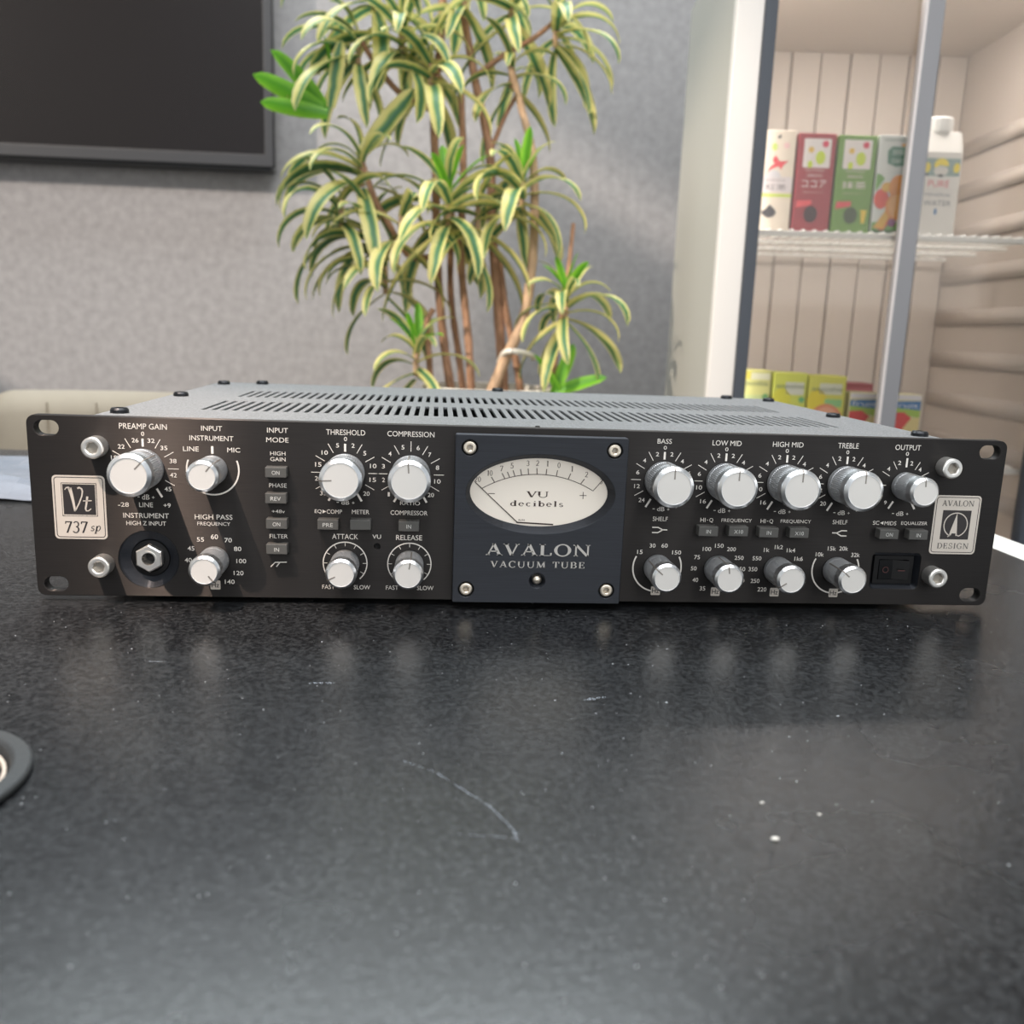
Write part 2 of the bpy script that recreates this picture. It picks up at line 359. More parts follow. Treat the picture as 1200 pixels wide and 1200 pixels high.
G = {
 'A': (0.86, ln(0.10, 0, 0.43, 1, t_)+ln(0.74, 0, 0.41, 1, T_)+ln(0.2, 0.34, 0.62, 0.34, t_)+srf(0.10, 0, 0.12, 1)+srf(0.74, 0, 0.16, 1)),
 'V': (0.86, ln(0.43, 0, 0.12, 1, T_)+ln(0.43, 0, 0.74, 1, t_)+srf(0.12, 1, 0.16, -1)+srf(0.74, 1, 0.12, -1)),
 'L': (0.72, ln(0.18, 0, 0.18, 1, T_)+srf(0.18, 1, 0.17, -1)+ln(0.02, 0.025, 0.68, 0.025, 0.05)+ln(0.64, 0, 0.66, 0.26, t_)),
 'O': (0.96, bowl(0.47, 0.5, 0.38, 0.5, 0, 360, n=36)),
 'N': (0.94, ln(0.14, 0, 0.14, 1, t_)+ln(0.80, 0, 0.80, 1, t_)+ln(0.78, 0, 0.14, 1, T_)+srf(0.14, 0, 0.13, 1)+srf(0.8, 1, 0.13, -1)+srf(0.08, 1, 0.1, -1)),
 'C': (0.84, bowl(0.46, 0.5, 0.37, 0.5, 38, 322, n=28)+ln(0.74, 0.70, 0.76, 1.0, t_)),
 'G': (0.92, bowl(0.46, 0.5, 0.37, 0.5, 40, 300, n=28)+ln(0.76, 0.06, 0.76, 0.42, T_*0.85)+srf(0.74, 0.44, 0.15, -1)+ln(0.75, 0.72, 0.76, 1.0, t_)),
 'U': (0.92, ln(0.16, 0.36, 0.16, 1, T_)+ln(0.76, 0.36, 0.76, 1, t_)+bowl(0.46, 0.36, 0.3, 0.36, 180, 360, n=18, T=0.1)+srf(0.16, 1, 0.16, -1)+srf(0.76, 1, 0.13, -1)),
 'M': (1.08, ln(0.14, 0, 0.18, 1, t_)+ln(0.54, 0.0, 0.20, 1, T_)+ln(0.54, 0.0, 0.88, 1, t_)+ln(0.92, 0, 0.88, 1, T_)+srf(0.14, 0, 0.13, 1)+srf(0.92, 0, 0.15, 1)+srf(0.14, 1, 0.12, -1)+srf(0.93, 1, 0.12, -1)),
 'T': (0.80, ln(0.40, 0, 0.40, 1, T_)+ln(0.04, 0.975, 0.76, 0.975, 0.05)+ln(0.06, 0.72, 0.05, 1, t_)+ln(0.74, 0.72, 0.75, 1, t_)+srf(0.40, 0, 0.17, 1)),
 'B': (0.78, ln(0.16, 0, 0.16, 1, T_)+ln(0.02, 0.025, 0.4, 0.025, 0.05)+ln(0.02, 0.975, 0.4, 0.975, 0.05)+ln(0.16, 0.52, 0.4, 0.52, 0.05)+bowl(0.38, 0.75, 0.24, 0.225, -90, 90)+bowl(0.38, 0.275, 0.30, 0.25, -90, 90)),
 'E': (0.76, ln(0.18, 0, 0.18, 1, T_)+ln(0.03, 0.025, 0.68, 0.025, 0.05)+ln(0.03, 0.975, 0.64, 0.975, 0.05)+ln(0.18, 0.52, 0.5, 0.52, 0.05)+ln(0.65, 0, 0.68, 0.26, t_)+ln(0.62, 0.76, 0.63, 1, t_)+ln(0.5, 0.4, 0.5, 0.64, t_)),
 'D': (0.90, ln(0.18, 0, 0.18, 1, T_)+ln(0.03, 0.025, 0.42, 0.025, 0.05)+ln(0.03, 0.975, 0.42, 0.975, 0.05)+bowl(0.40, 0.5, 0.39, 0.475, -90, 90)),
 'S': (0.68, bowl(0.33, 0.74, 0.22, 0.24, 30, 270, T=0.1)+bowl(0.33, 0.26, 0.24, 0.25, -150, 90, T=0.13)+ln(0.53, 0.7, 0.55, 1.0, t_)+ln(0.08, 0, 0.09, 0.3, t_)),
 'I': (0.42, ln(0.21, 0, 0.21, 1, T_)+srf(0.21, 0, 0.17, 1)+srf(0.21, 1, 0.17, -1)),
 'P': (0.72, ln(0.17, 0, 0.17, 1, T_)+ln(0.03, 0.975, 0.38, 0.975, 0.05)+ln(0.17, 0.46, 0.38, 0.46, 0.05)+bowl(0.36, 0.72, 0.27, 0.25, -90, 90)+srf(0.17, 0, 0.16, 1)),
 'J': (0.5, ln(0.28, 0.1, 0.28, 1, T_)+bowl(0.16, 0.1, 0.12, 0.14, 200, 360)+srf(0.28, 1, 0.15, -1)),
 '0': (0.62, bowl(0.31, 0.5, 0.22, 0.48, 0, 360, T=0.12, n=30)),
 '1': (0.46, ln(0.25, 0, 0.25, 1, T_*0.9)+srf(0.25, 0, 0.16, 1)+ln(0.06, 0.84, 0.25, 1.0, t_)),
 '2': (0.62, bowl(0.29, 0.73, 0.2, 0.25, -40, 165, T=0.12)+ln(0.08, 0.03, 0.46, 0.58, t_*1.7)+ln(0.05, 0.045, 0.54, 0.045, 0.09)),
 '3': (0.60, bowl(0.27, 0.75, 0.2, 0.22, -90, 150, T=0.12)+bowl(0.27, 0.28, 0.23, 0.26, -150, 90, T=0.13)),
 '5': (0.60, bowl(0.26, 0.32, 0.24, 0.3, -150, 110, T=0.13)+ln(0.12, 0.5, 0.15, 0.98, t_)+ln(0.15, 0.95, 0.5, 0.95, 0.09)),
 '7': (0.60, ln(0.22, 0, 0.52, 0.95, T_*0.8)+ln(0.06, 0.95, 0.55, 0.95, 0.09)+ln(0.06, 0.78, 0.08, 0.98, t_)),
 'd': (0.66, bowl(0.28, 0.32, 0.2, 0.31, 0, 360, T=0.14)+ln(0.5, 0, 0.5, 1, T_)+srf(0.55, 0, 0.09, 1)+srf(0.45, 1, 0.09, -1)),
 'e': (0.58, bowl(0.28, 0.32, 0.21, 0.31, 0, 315, T=0.14)+ln(0.1, 0.34, 0.5, 0.34, 0.05)),
 'c': (0.55, bowl(0.28, 0.32, 0.2, 0.31, 45, 315, T=0.14)),
 'i': (0.34, ln(0.17, 0, 0.17, 0.62, T_)+srf(0.17, 0, 0.14, 1)+srf(0.12, 0.62, 0.09, -1)+dotp(0.17, 0.86, 0.085)),
 'b': (0.66, bowl(0.38, 0.32, 0.2, 0.31, 0, 360, T=0.14)+ln(0.16, 0, 0.16, 1, T_)+srf(0.11, 1, 0.09, -1)),
 'l': (0.34, ln(0.17, 0, 0.17, 1, T_)+srf(0.17, 0, 0.14, 1)+srf(0.12, 1, 0.09, -1)),
 's': (0.50, bowl(0.24, 0.46, 0.14, 0.16, 30, 270, T=0.1)+bowl(0.24, 0.16, 0.16, 0.15, -150, 90, T=0.12)),
 'p': (0.66, bowl(0.38, 0.32, 0.2, 0.31, 0, 360, T=0.12)+ln(0.16, -0.36, 0.16, 0.62, T_*0.9)+srf(0.16, -0.36, 0.14, 1)+srf(0.11, 0.62, 0.09, -1)),
 't': (0.42, ln(0.2, 0.06, 0.2, 0.85, T_)+ln(0.05, 0.6, 0.38, 0.6, 0.05)+bowl(0.3, 0.1, 0.1, 0.1, 180, 330, T=0.08)),
 ' ': (0.45, []), '-': (0.5, ln(0.06, 0.4, 0.44, 0.4, 0.08)), '+': (0.7, ln(0.06, 0.4, 0.64, 0.4, 0.07)+ln(0.35, 0.1, 0.35, 0.7, 0.07)),
}
def serif_raw(s, track=0.06):
    vs, fs, x = [], [], 0
    for ch in s:
        adv, polys = G[ch]
        for p in polys:
            fs.append(list(range(len(vs), len(vs)+len(p)))); vs += [(x+q[0], q[1]) for q in p]
        x += adv+track
    return vs, fs
def stext(bm, s, cx, cz, w, h, y, mi=0, shear=0, track=0.06, xf=None):
    put(bm, serif_raw(s, track), cx, cz, w, h, y, mi, shear, xf)
def fixn(bm):
    for f in bm.faces:
        f.normal_update()
        if f.normal.y > 0: f.normal_flip()
# ================================================================== the rack preamplifier
unit = thing('rack_preamplifier', 'black two-unit studio preamplifier with silver knobs and oval meter lying on the table', 'audio device')
PW, PH = 241.3, 88.0
# front panel with its real openings: four rack slots, jack recess, switch recess, trimmer hole, meter opening
def slot(cx, cz, hw=5.6, hr=3.6):
    return arc_pts(cx+hw-hr, cz, hr, 0, 180, 8)+arc_pts(cx-hw+hr, cz, hr, 180, 360, 8)
loops = [rrect(-PW, 0.3, PW, PH, 4.0)]
for sx in (-232.3, 232.3):
    for sz in (82.0, 6.2): loops.append(slot(sx, sz))
loops += [circ(-188.3, 19.0, 14.2, 48), rrect(176.5, 8.9, 202.8, 28.2, 2.5), circ(-78.4, 27.3, 1.5, 16)]
obj('front_panel', plate_xz(loops, 0, 6, 0.35), M['panel'], unit)

# ---- chassis body and slotted top cover
bm = NB()
CX0, CX1, CY1, CZ = -213.5, 210.5, 266, 87.6
box(bm, CX0, CX1, 6.05, CY1, 1.0, 4.0)
box(bm, CX0, CX0+1.5, 6.05, CY1, 4.0, CZ-1.6); box(bm, CX1-1.5, CX1, 6.05, CY1, 4.0, CZ-1.6)
box(bm, CX0+1.5, CX1-1.5, CY1-1.5, CY1, 4.0, CZ-1.6); box(bm, CX0+1.5, CX1-1.5, 6.05, 8, 30, CZ-1.6)
obj('chassis', bm, M['chassis'], unit)
lp = [[(CX0-0.5, 5.2), (CX1+0.5, 5.2), (CX1+0.5, CY1+0.5), (CX0-0.5, CY1+0.5)]]
nsl = 66
for i in range(nsl):
    x = -173.2+346.4*i/(nsl-1)
    for y0, y1 in ((50, 109), (139, 190)):
        r = 1.25
        lp.append([(x+r*math.cos(math.radians(a)), y0+r+r*math.sin(math.radians(a))) for a in range(180, 361, 45)]+[(x+r*math.cos(math.radians(a)), y1-r+r*math.sin(math.radians(a))) for a in range(0, 181, 45)])
bm = plate(lp, 1.6, 0.15)
bmesh.ops.translate(bm, verts=bm.verts, vec=(0, 0, CZ-0.8))
obj('top_cover', bm, M['chassis'], unit)
bm = NB()
box(bm, -205, 205, 12, 258, 40, 44)                               # circuit board and parts glimpsed through the slots
obj('circuit_board', bm, M['inside'], unit)
bm = NB()
for i in range(9):
    x = -30+i*9; lathe(bm, [(3.4, 0), (3.4, 26), (2.6, 28)], 14, 'z', (x, 78, 44))
obj('capacitor_row', bm, M['aluside'], unit)
for x, y in ((-206, 22), (-206, 131), (-206, 244), (-181, 258), (-4, 259), (175, 256), (203, 240), (200, 117), (203.5, 18)):
    bm = NB(); lathe(bm, [(4.4, 0), (4.4, 1.6), (3.6, 2.6), (2.0, 2.7), (1.8, 1.2), (0.2, 1.2)], 24, 'z')
    obj('cover_screw', bm, M['screwblack'], unit, (x, y, CZ), local=True)
bm = NB(); lathe(bm, [(1.3, 0), (1.1, 0.5)], 12, 'z'); obj('rivet', bm, M['screwblack'], unit, (0, 10, CZ), local=True)
for x in (-185, 185):
    for y in (25, 245):
        bm = NB(); lathe(bm, [(9, -2.55), (10, 0.9)], 24, 'z'); obj('foot', bm, M['black'], unit, (x, y, 0), local=True)

# ---- four socket-head bolts
def hexpts(r, n=6, a0=0): return [(r*math.cos(2*PI*i/n+a0), r*math.sin(2*PI*i/n+a0)) for i in range(n)]
def socket_bolt(parent, name, x, y, z, R_, Hh, hexr, m, label=None, rec=0.0, rot=0.2):
    """cap screw with hex socket whose base sits at depth y"""
    bm = NB()
    n = 36
    prof = [(R_, 0), (R_, -Hh+0.7), (R_-0.25, -Hh+0.25), (R_-0.8, -Hh), (hexr*1.12, -Hh)]
    lathe(bm, prof, n, close=False)
    # bridge the round lip to the hexagonal socket
    inner = [(hexr*1.12*math.cos(2*PI*i/n), hexr*1.12*math.sin(2*PI*i/n)) for i in range(n)]
    def hx(a, r):
        a = (a-rot) % (PI/3)-PI/6
        return r*math.cos(PI/6)/math.cos(a)
    def ring(y_, r): return [bm.verts.new((hx(2*PI*i/n, r)*math.cos(2*PI*i/n), y_, hx(2*PI*i/n, r)*math.sin(2*PI*i/n))) for i in range(n)]
    ra = [bm.verts.new((p[0], -Hh, p[1])) for p in inner]; rb = ring(-Hh+0.3, hexr); rc = ring(-Hh+2.6, hexr*0.96)
    for A, B in ((ra, rb), (rb, rc)):
        for i in range(n): bm.faces.new((A[i], A[(i+1) % n], B[(i+1) % n], B[i]))
    ff = bm.faces.new(rc); ff.material_index = 1
    for k_ in range(n): rc[k_].link_faces[0].material_index = rc[k_].link_faces[0].material_index
    bmesh.ops.recalc_face_normals(bm, faces=bm.faces)
    o = obj(name, bm, [m, M['socket']], parent, (x, y, z), local=True)
    return o
for x, z in ((-209.4, 73.9), (-209.4, 16.6), (209.2, 74.1), (209.2, 16.8)):
    socket_bolt(unit, 'panel_bolt', x, -0.05, z, 5.1, 7.6, 2.9, M['steel'])

# ---- knobs
def knob_mesh(R_, L, name, parent, loc, angle, hole=-20):
    N = 120
    def mod(k, i): return (0.985 if i % 2 else 1.0) if k in (3, 4) else 1.0
    k1, k2 = -L*0.18, -L*0.70
    bm = NB()
    lathe(bm, [(R_*0.90, 0), (R_*0.95, -0.5), (R_*0.955, k1), (R_*0.955, k1-0.15), (R_*0.955, k2), (R_*0.955, k2-0.15)], N, mod=mod, close=False)
    bmesh.ops.recalc_face_normals(bm, faces=bm.faces)
    kb = obj('knob', bm, M['aluside'], parent, loc, local=True)
    bm = NB()
    lathe(bm, [(R_*0.94, k2-0.1), (R_, k2-0.45), (R_, -L+1.7), (R_*0.985, -L+1.25), (R_*0.86, -L+0.18), (R_*0.835, -L), (R_*0.81, -L), (R_*0.80, -L+0.25)], 72, close=False)
    obj('knob_rim', bm, M['alu'], kb, local=True, smooth=False)
    bm = NB()
    lathe(bm, [(R_*0.80, -L+0.25), (R_*0.78, -L+0.30), (0.3, -L+0.26)], 60); bm2 = bm
    obj('knob_face', bm2, M['aluface'], kb, local=True)
    # pointer line cut across the face and down the side
    a = math.radians(angle); dx, dz = math.sin(a), math.cos(a); nx, nz = -dz, dx
    bm = NB(); w = 0.33
    prof = [(R_*0.40, -L+0.18), (R_*0.79, -L+0.15), (R_*0.82, -L-0.06), (R_*0.87, -L+0.1), (R_*1.0, -L+1.2), (R_*1.008, -L+1.7), (R_*1.008, k2-0.5), (R_*0.966, k2), (R_*0.966, k1)]
    vs = [(bm.verts.new((r*dx+nx*w, y, r*dz+nz*w)), bm.verts.new((r*dx-nx*w, y, r*dz-nz*w))) for r, y in prof]
    for (p, q), (p2, q2) in zip(vs, vs[1:]): bm.faces.new((p, q, q2, p2))
    bmesh.ops.recalc_face_normals(bm, faces=bm.faces)
    pl = obj('pointer_line', bm, M['groove'], kb, local=True)
    sm = pl.modifiers.new('solid', 'SOLIDIFY'); sm.thickness = 0.00008
    # set screw hole near the foot of the knob
    ha = math.radians(hole); bm = NB(); c = Vector((math.sin(ha), 0, math.cos(ha)))*R_*0.957; q = Vector((math.cos(ha), 0, -math.sin(ha)))
    f = bm.faces.new([bm.verts.new(c+q*0.9*math.cos(t*PI/6)+Vector((0, 0.9*math.sin(t*PI/6)+k1*0.6, 0))) for t in range(12)])
    f.normal_update()
    if f.normal.dot(c) < 0: f.normal_flip()
    obj('set_screw', bm, M['steel'], kb, local=True)
    return kb
BIG, SML = (10.0, 22.0), (7.4, 21.0)
knobs = [('big', -188.7, 63.8, 43, 30), ('small', -156.6, 63.9, 38, 100), ('small', -157, 19.2, 141, 28), ('big', -94, 63.8, -93, 20), ('big', -62.4, 63.8, -4, 150),
         ('small', -94, 18.6, -116, 10), ('small', -62.4, 18.6, 9, 150), ('big', 63, 63.8, 0, -135), ('big', 94.4, 63.8, 0, -135), ('big', 125.8, 63.8, 0, -140), ('big', 157.2, 63.8, 0, -125), ('small', 188.6, 63.8, -5, -130),
         ('small', 63.1, 18.6, -50, 120), ('small', 94.4, 18.6, -8, -135), ('small', 125.8, 18.6, -122, 20), ('small', 157.2, 18.8, -50, 150)]
for kind, x, z, a, h in knobs:
    R_, L = BIG if kind == 'big' else SML
    knob_mesh(R_, L, 'knob', unit, (x, -0.25, z), a, h)

# ---- printed scales around each knob
PY = -0.12
def ticks(cx, cz, angs, r0, r1, w):
    bm = NB()
    for a in angs:
        s, c = math.sin(math.radians(a)), math.cos(math.radians(a))
        stroke(bm, [(cx+r0*s, cz+r0*c), (cx+r1*s, cz+r1*c)], w, PY)
    return bm
def ticks_add(bm, cx, cz, angs, r0, r1, w):
    for a in angs:
        s, c = math.sin(math.radians(a)), math.cos(math.radians(a))
        stroke(bm, [(cx+r0*s, cz+r0*c), (cx+r1*s, cz+r1*c)], w, PY)
for x in (-188.7, -94, -62.4, 63, 94.4, 125.8, 157.2):
    comp = x == -62.4
    bm = ticks(x, 63.8, [a for a in (-120, -90, -60, -30, 30, 60, 90, 120)]+([0] if comp else []), 11.2, 16.2, 0.32)
    if not comp: ticks_add(bm, x, 63.8, [0], 10.4, 14.2, 1.0)
    ticks_add(bm, x, 63.8, [-150, 150], 11.2, 16.0, 1.0)
    fixn(bm); obj('dial_scale', bm, M['ink'], unit)
bm = ticks(188.6, 63.8, (-90, -60, -30, 30, 60, 90), 9.6, 14.2, 0.32); ticks_add(bm, 188.6, 63.8, [0], 9.5, 14.2, 1.0); ticks_add(bm, 188.6, 63.8, [-150, 150], 9.6, 14.0, 1.0)
fixn(bm); obj('dial_scale', bm, M['ink'], unit)
for x, z, a0, a1, r, w in ((-156.6, 63.9, 68, 292, 12.2, 0.75), (63.1, 18.6, 62, 298, 12.5, 0.75), (157.2, 18.8, 62, 298, 12.5, 0.75)):
    bm = NB(); stroke(bm, arc_pts(x, z, r, a0, a1, 50), w, PY)
    if x < 0: stroke(bm, [(x, 71.6), (x, 75.2)], 1.1, PY)
    fixn(bm); obj('dial_scale', bm, M['ink'], unit)
for x in (-94, -62.4):
    bm = NB(); stroke(bm, arc_pts(x, 18.6, 10.7, -138, 138, 60), 0.55, PY)
    for a in range(-120, 121, 30): ticks_add(bm, x, 18.6, [a], 8.6, 10.6, 0.28)
    fixn(bm); obj('dial_scale', bm, M['ink'], unit)
# ---- lettering (x, z, width, height in mm on the panel)
TEXTS = [('PREAMP GAIN', -188.2, 83.8, 21.9, 3.0),('0', -188.5, 80.3, 1.4, 2.2),('26', -192.1, 77.1, 3.1, 2.2),('32', -184.8, 77.1, 3.3, 2.2),('22', -198.6, 74.0, 3.1, 2.2),('35', -179.0, 73.8, 3.2, 2.2),('38', -175.0, 67.6, 3.2, 2.3),('42', -175.1, 60.8, 3.2, 2.3),('45', -177.9, 54.0, 3.2, 2.3),('- dB +', -188.4, 49.9, 8.3, 2.7),('LINE', -188.4, 46.1, 6.4, 2.5),('-28', -198.9, 46.0, 5.0, 2.3),('+9', -178.6, 46.0, 3.4, 2.3),('18', -202.1, 68.6, 2.9, 2.2),('INSTRUMENT', -188.6, 40.8, 21.3, 2.7),('HIGH Z INPUT', -188.7, 37.0, 18.6, 2.3),('INPUT', -156.6, 83.7, 9.7, 2.6),('INSTRUMENT', -156.8, 79.0, 20.4, 2.7),('LINE', -166.5, 73.7, 7.3, 2.5),('MIC', -146.6, 73.6, 6.0, 2.5),('HIGH PASS', -156.9, 40.7, 17.8, 2.7),('FREQUENCY', -156.9, 37.2, 15.6, 2.3),('60', -156.8, 30.9, 3.4, 2.6),('55', -163.5, 29.4, 3.4, 2.3),('70', -150.3, 29.3, 3.5, 2.4),('45', -168.1, 24.9, 3.2, 2.4),('80', -145.9, 25.0, 3.5, 2.4),('40', -169.6, 19.0, 3.4, 2.4),('100', -144.3, 18.9, 4.7, 2.4),('120', -145.7, 12.8, 4.7, 2.4),('140', -150.1, 8.3, 4.7, 2.4),('INPUT', -125.9, 83.6, 9.8, 2.6),('MODE', -126.0, 79.0, 10.5, 2.6),('HIGH', -125.9, 72.5, 7.2, 2.1),('GAIN', -125.9, 69.7, 7.2, 2.1),('PHASE', -126.1, 56.9, 8.3, 2.3),('+48v', -126.1, 44.1, 6.3, 1.8),('FILTER', -126.1, 31.7, 8.7, 2.3),('THRESHOLD', -93.7, 83.5, 18.6, 2.9),('0', -93.8, 80.3, 1.5, 2.2),('5', -97.6, 77.1, 1.4, 2.2),('2', -90.2, 77.2, 1.5, 2.2),('10', -103.7, 73.5, 3.0, 2.2),('5', -84.6, 73.6, 1.4, 2.3),('15', -106.8, 67.6, 3.0, 2.3),('10', -80.5, 67.5, 3.1, 2.3),('20', -106.9, 60.8, 3.1, 2.3),('15', -80.7, 60.7, 3.1, 2.3),('33', -104.5, 53.6, 3.1, 2.3),('20', -83.7, 53.8, 3.1, 2.3),('- dB +', -93.9, 49.2, 9.1, 2.3),('COMPRESSION', -62.5, 83.5, 22.6, 2.9),('5', -66.3, 77.0, 1.4, 2.3),('6', -58.9, 76.9, 1.5, 2.3),('4', -72.5, 73.7, 1.5, 2.3),('7', -53.3, 73.7, 1.4, 2.3),('3', -75.6, 67.5, 1.4, 2.3),('8', -49.4, 67.4, 1.6, 2.3),('2', -75.5, 60.8, 1.4, 2.3),('10', -49.3, 60.6, 3.1, 2.3),('1', -72.9, 53.7, 1.0, 2.3),('20', -52.4, 53.8, 3.1, 2.3),('RATIO', -62.5, 49.5, 9.7, 2.3),('EQ', -107.0, 44.4, 3.3, 2.3),('COMP', -99.2, 44.5, 7.4, 2.3),('METER', -86.5, 44.6, 8.4, 2.3),('COMPRESSOR', -62.9, 44.6, 18.1, 2.5),('ATTACK', -94.0, 32.1, 12.6, 2.9),('VU', -78.6, 32.3, 4.2, 2.3),('RELEASE', -62.7, 32.1, 12.8, 2.9),('FAST', -102.2, 6.3, 6.1, 2.4),('SLOW', -85.7, 6.3, 8.1, 2.4),('FAST', -70.8, 6.3, 6.2, 2.4),('SLOW', -54.3, 6.3, 8.2, 2.4),('BASS', 62.5, 83.3, 7.2, 2.7),('0', 63.0, 80.1, 1.6, 2.0),('2', 59.3, 76.8, 1.6, 2.2),('2', 66.6, 76.9, 1.6, 2.2),('4', 53.0, 73.5, 1.5, 2.2),('4', 72.1, 73.5, 1.6, 2.2),('6', 50.0, 67.5, 1.6, 2.2),('12', 50.0, 60.5, 2.9, 2.2),('24', 52.8, 53.5, 3.1, 2.3),('- dB +', 62.9, 49.1, 9.1, 2.4),('SHELF', 63.0, 44.0, 7.7, 2.5),('LOW MID', 94.2, 83.2, 14.8, 2.9),('0', 94.3, 80.1, 1.6, 2.1),('2', 90.5, 76.9, 1.6, 2.2),('2', 97.9, 76.9, 1.6, 2.2),('4', 84.2, 73.5, 1.6, 2.2),('4', 103.4, 73.6, 1.6, 2.2),('6', 81.3, 67.4, 1.6, 2.2),('10', 81.7, 60.5, 3.0, 2.3),('16', 84.3, 53.5, 3.0, 2.3),('- dB +', 94.3, 48.9, 9.2, 2.5),('HI-Q', 86.9, 43.9, 6.7, 2.5),('FREQUENCY', 102.5, 43.8, 15.8, 2.3),('HIGH MID', 125.6, 83.3, 15.8, 2.9),('0', 125.4, 80.1, 1.6, 2.1),('2', 121.8, 76.8, 1.6, 2.2),('2', 129.1, 76.8, 1.6, 2.2),('4', 115.7, 73.4, 1.6, 2.2),('4', 134.9, 73.6, 1.6, 2.3),('6', 112.5, 67.3, 1.6, 2.3),('10', 112.9, 60.3, 3.0, 2.3),('16', 115.5, 53.5, 3.0, 2.3),('- dB +', 125.7, 49.0, 9.3, 2.5),('HI-Q', 118.2, 43.9, 6.8, 2.5),('FREQUENCY', 133.5, 43.9, 16.0, 2.3),('30', 60.0, 30.1, 3.0, 2.3),('60', 66.2, 30.2, 3.2, 2.3),('15', 53.7, 26.7, 2.8, 2.3),('150', 72.7, 26.7, 4.6, 2.3),('150', 94.6, 30.6, 4.5, 2.3),('100', 88.3, 28.8, 4.4, 2.3),('200', 101.1, 28.9, 4.6, 2.3),('75', 83.5, 24.4, 3.0, 2.3),('250', 105.5, 24.4, 4.7, 2.3),('50', 82.2, 18.5, 3.0, 2.3),('350', 106.9, 18.5, 4.7, 2.4),('40', 83.5, 12.4, 3.0, 2.4),('35', 87.6, 7.9, 3.0, 2.4),('1k2', 125.9, 30.4, 4.3, 2.3),('1k', 119.6, 28.8, 2.9, 2.3),('1k4', 132.5, 28.8, 4.5, 2.3),('550', 114.9, 24.3, 4.7, 2.3),('1k6', 137.0, 24.4, 4.5, 2.4),('350', 113.3, 18.5, 4.7, 2.4),('250', 115.0, 12.3, 4.7, 2.4),('220', 119.1, 7.8, 4.7, 2.4),('TREBLE', 156.9, 83.5, 10.8, 3.0),('0', 156.9, 80.2, 1.5, 2.1),('2', 153.1, 76.9, 1.5, 2.3),('2', 160.5, 76.8, 1.5, 2.3),('4', 147.0, 73.4, 1.5, 2.3),('4', 166.2, 73.7, 1.6, 2.3),('20', 146.8, 53.6, 3.1, 2.3),('- dB +', 157.0, 49.0, 9.2, 2.5),('SHELF', 156.9, 44.1, 7.8, 2.5),('OUTPUT', 188.3, 83.4, 13.5, 3.0),('0', 188.3, 80.2, 1.6, 2.1),('2', 184.8, 75.5, 1.6, 2.3),('2', 191.2, 75.4, 1.6, 2.3),('4', 179.4, 72.3, 1.6, 2.3),('4', 196.0, 72.3, 1.6, 2.3),('9', 179.7, 54.8, 1.4, 2.1),('- dB +', 188.2, 49.2, 9.3, 2.5),('SC', 176.1, 44.1, 3.4, 2.3),('MIDS', 183.8, 44.0, 6.3, 2.3),('EQUALIZER', 196.6, 44.1, 14.1, 2.3),('15k', 154.1, 30.1, 4.3, 2.4),('20k', 160.4, 30.2, 4.7, 2.4),('10k', 148.0, 26.9, 4.3, 2.4),('32k', 167.1, 26.9, 4.6, 2.4)]
TEXTS += [('6', 76.0, 67.5, 1.6, 2.2), ('12', 76.2, 60.5, 2.9, 2.2), ('24', 73.4, 53.5, 3.1, 2.3), ('6', 107.4, 67.5, 1.6, 2.2), ('10', 107.3, 60.5, 3.0, 2.2), ('16', 104.6, 53.5, 3.0, 2.3),
          ('6', 138.8, 67.5, 1.6, 2.2), ('10', 138.9, 60.5, 3.0, 2.2), ('16', 136.2, 53.5, 3.0, 2.3), ('6', 144.1, 67.4, 1.6, 2.2), ('12', 144.2, 60.5, 2.9, 2.2),
          ('6', 170.2, 67.4, 1.6, 2.2), ('12', 170.2, 60.5, 2.9, 2.2), ('20', 167.6, 53.6, 3.1, 2.3), ('300', 107.0, 12.4, 4.6, 2.4)]
cols = [-188.5, -157, -126, -94, -62.5, 63, 94.4, 125.8, 157.2, 188.6]
groups = {}
for t in TEXTS:
    c = min(cols, key=lambda k: abs(k-t[1])); groups.setdefault((c, t[2] > 35), []).append(t)
for key, ts in groups.items():
    bm = NB()
    for s, x, z, w, h in ts:
        if s == '- dB +':
            text(bm, 'dB', x, z, w*0.42, h*0.92, PY, 0.004); text(bm, '+', x+w*0.42, z-0.1, 1.2, 1.2, PY, 0.01); stroke(bm, [(x-w*0.46, z), (x-w*0.34, z)], 0.35, PY)
        elif s == 'HI-Q':
            text(bm, 'HI', x-1.9, z, 2.6, 2.1, PY, 0.0); stroke(bm, [(x+0.1, z), (x+0.8, z)], 0.3, PY); text(bm, 'Q', x+2.4, z-0.15, 2.0, 2.4, PY, 0.0)
        elif s.isdigit() or s[0] in '+-' or 'k' in s:
            text(bm, s, x, z, w, h*0.93, PY, 0.004)
        else: text(bm, s, x, z, w, h*0.9, PY, 0.0)
    fixn(bm); obj('lettering', bm, M['ink'], unit)
bm = NB()   # filter, shelf and arrow symbols
stroke(bm, [(-130.2, 16.2), (-128.0, 18.5), (-122.4, 18.7)], 0.5, PY); stroke(bm, [(-127.4, 16.3), (-125.7, 18.5)], 0.5, PY)
for m_, x in ((1, 63.1), (-1, 157.2)):
    stroke(bm, [(x-m_*3.9, 39.6), (x-m_*0.9, 39.6), (x+m_*1.5, 38.4), (x+m_*3.9, 38.4)], 0.6, PY); stroke(bm, [(x-m_*3.9, 36.9), (x-m_*0.9, 36.9), (x+m_*1.5, 38.3)], 0.6, PY)
ngon(bm, [(-104.9, 45.4), (-104.9, 43.6), (-103.1, 44.5)], PY); ngon(bm, [(180.0, 45.0), (180.0, 43.2), (178.3, 44.1)], PY)
fixn(bm); obj('curve_symbols', bm, M['ink'], unit)
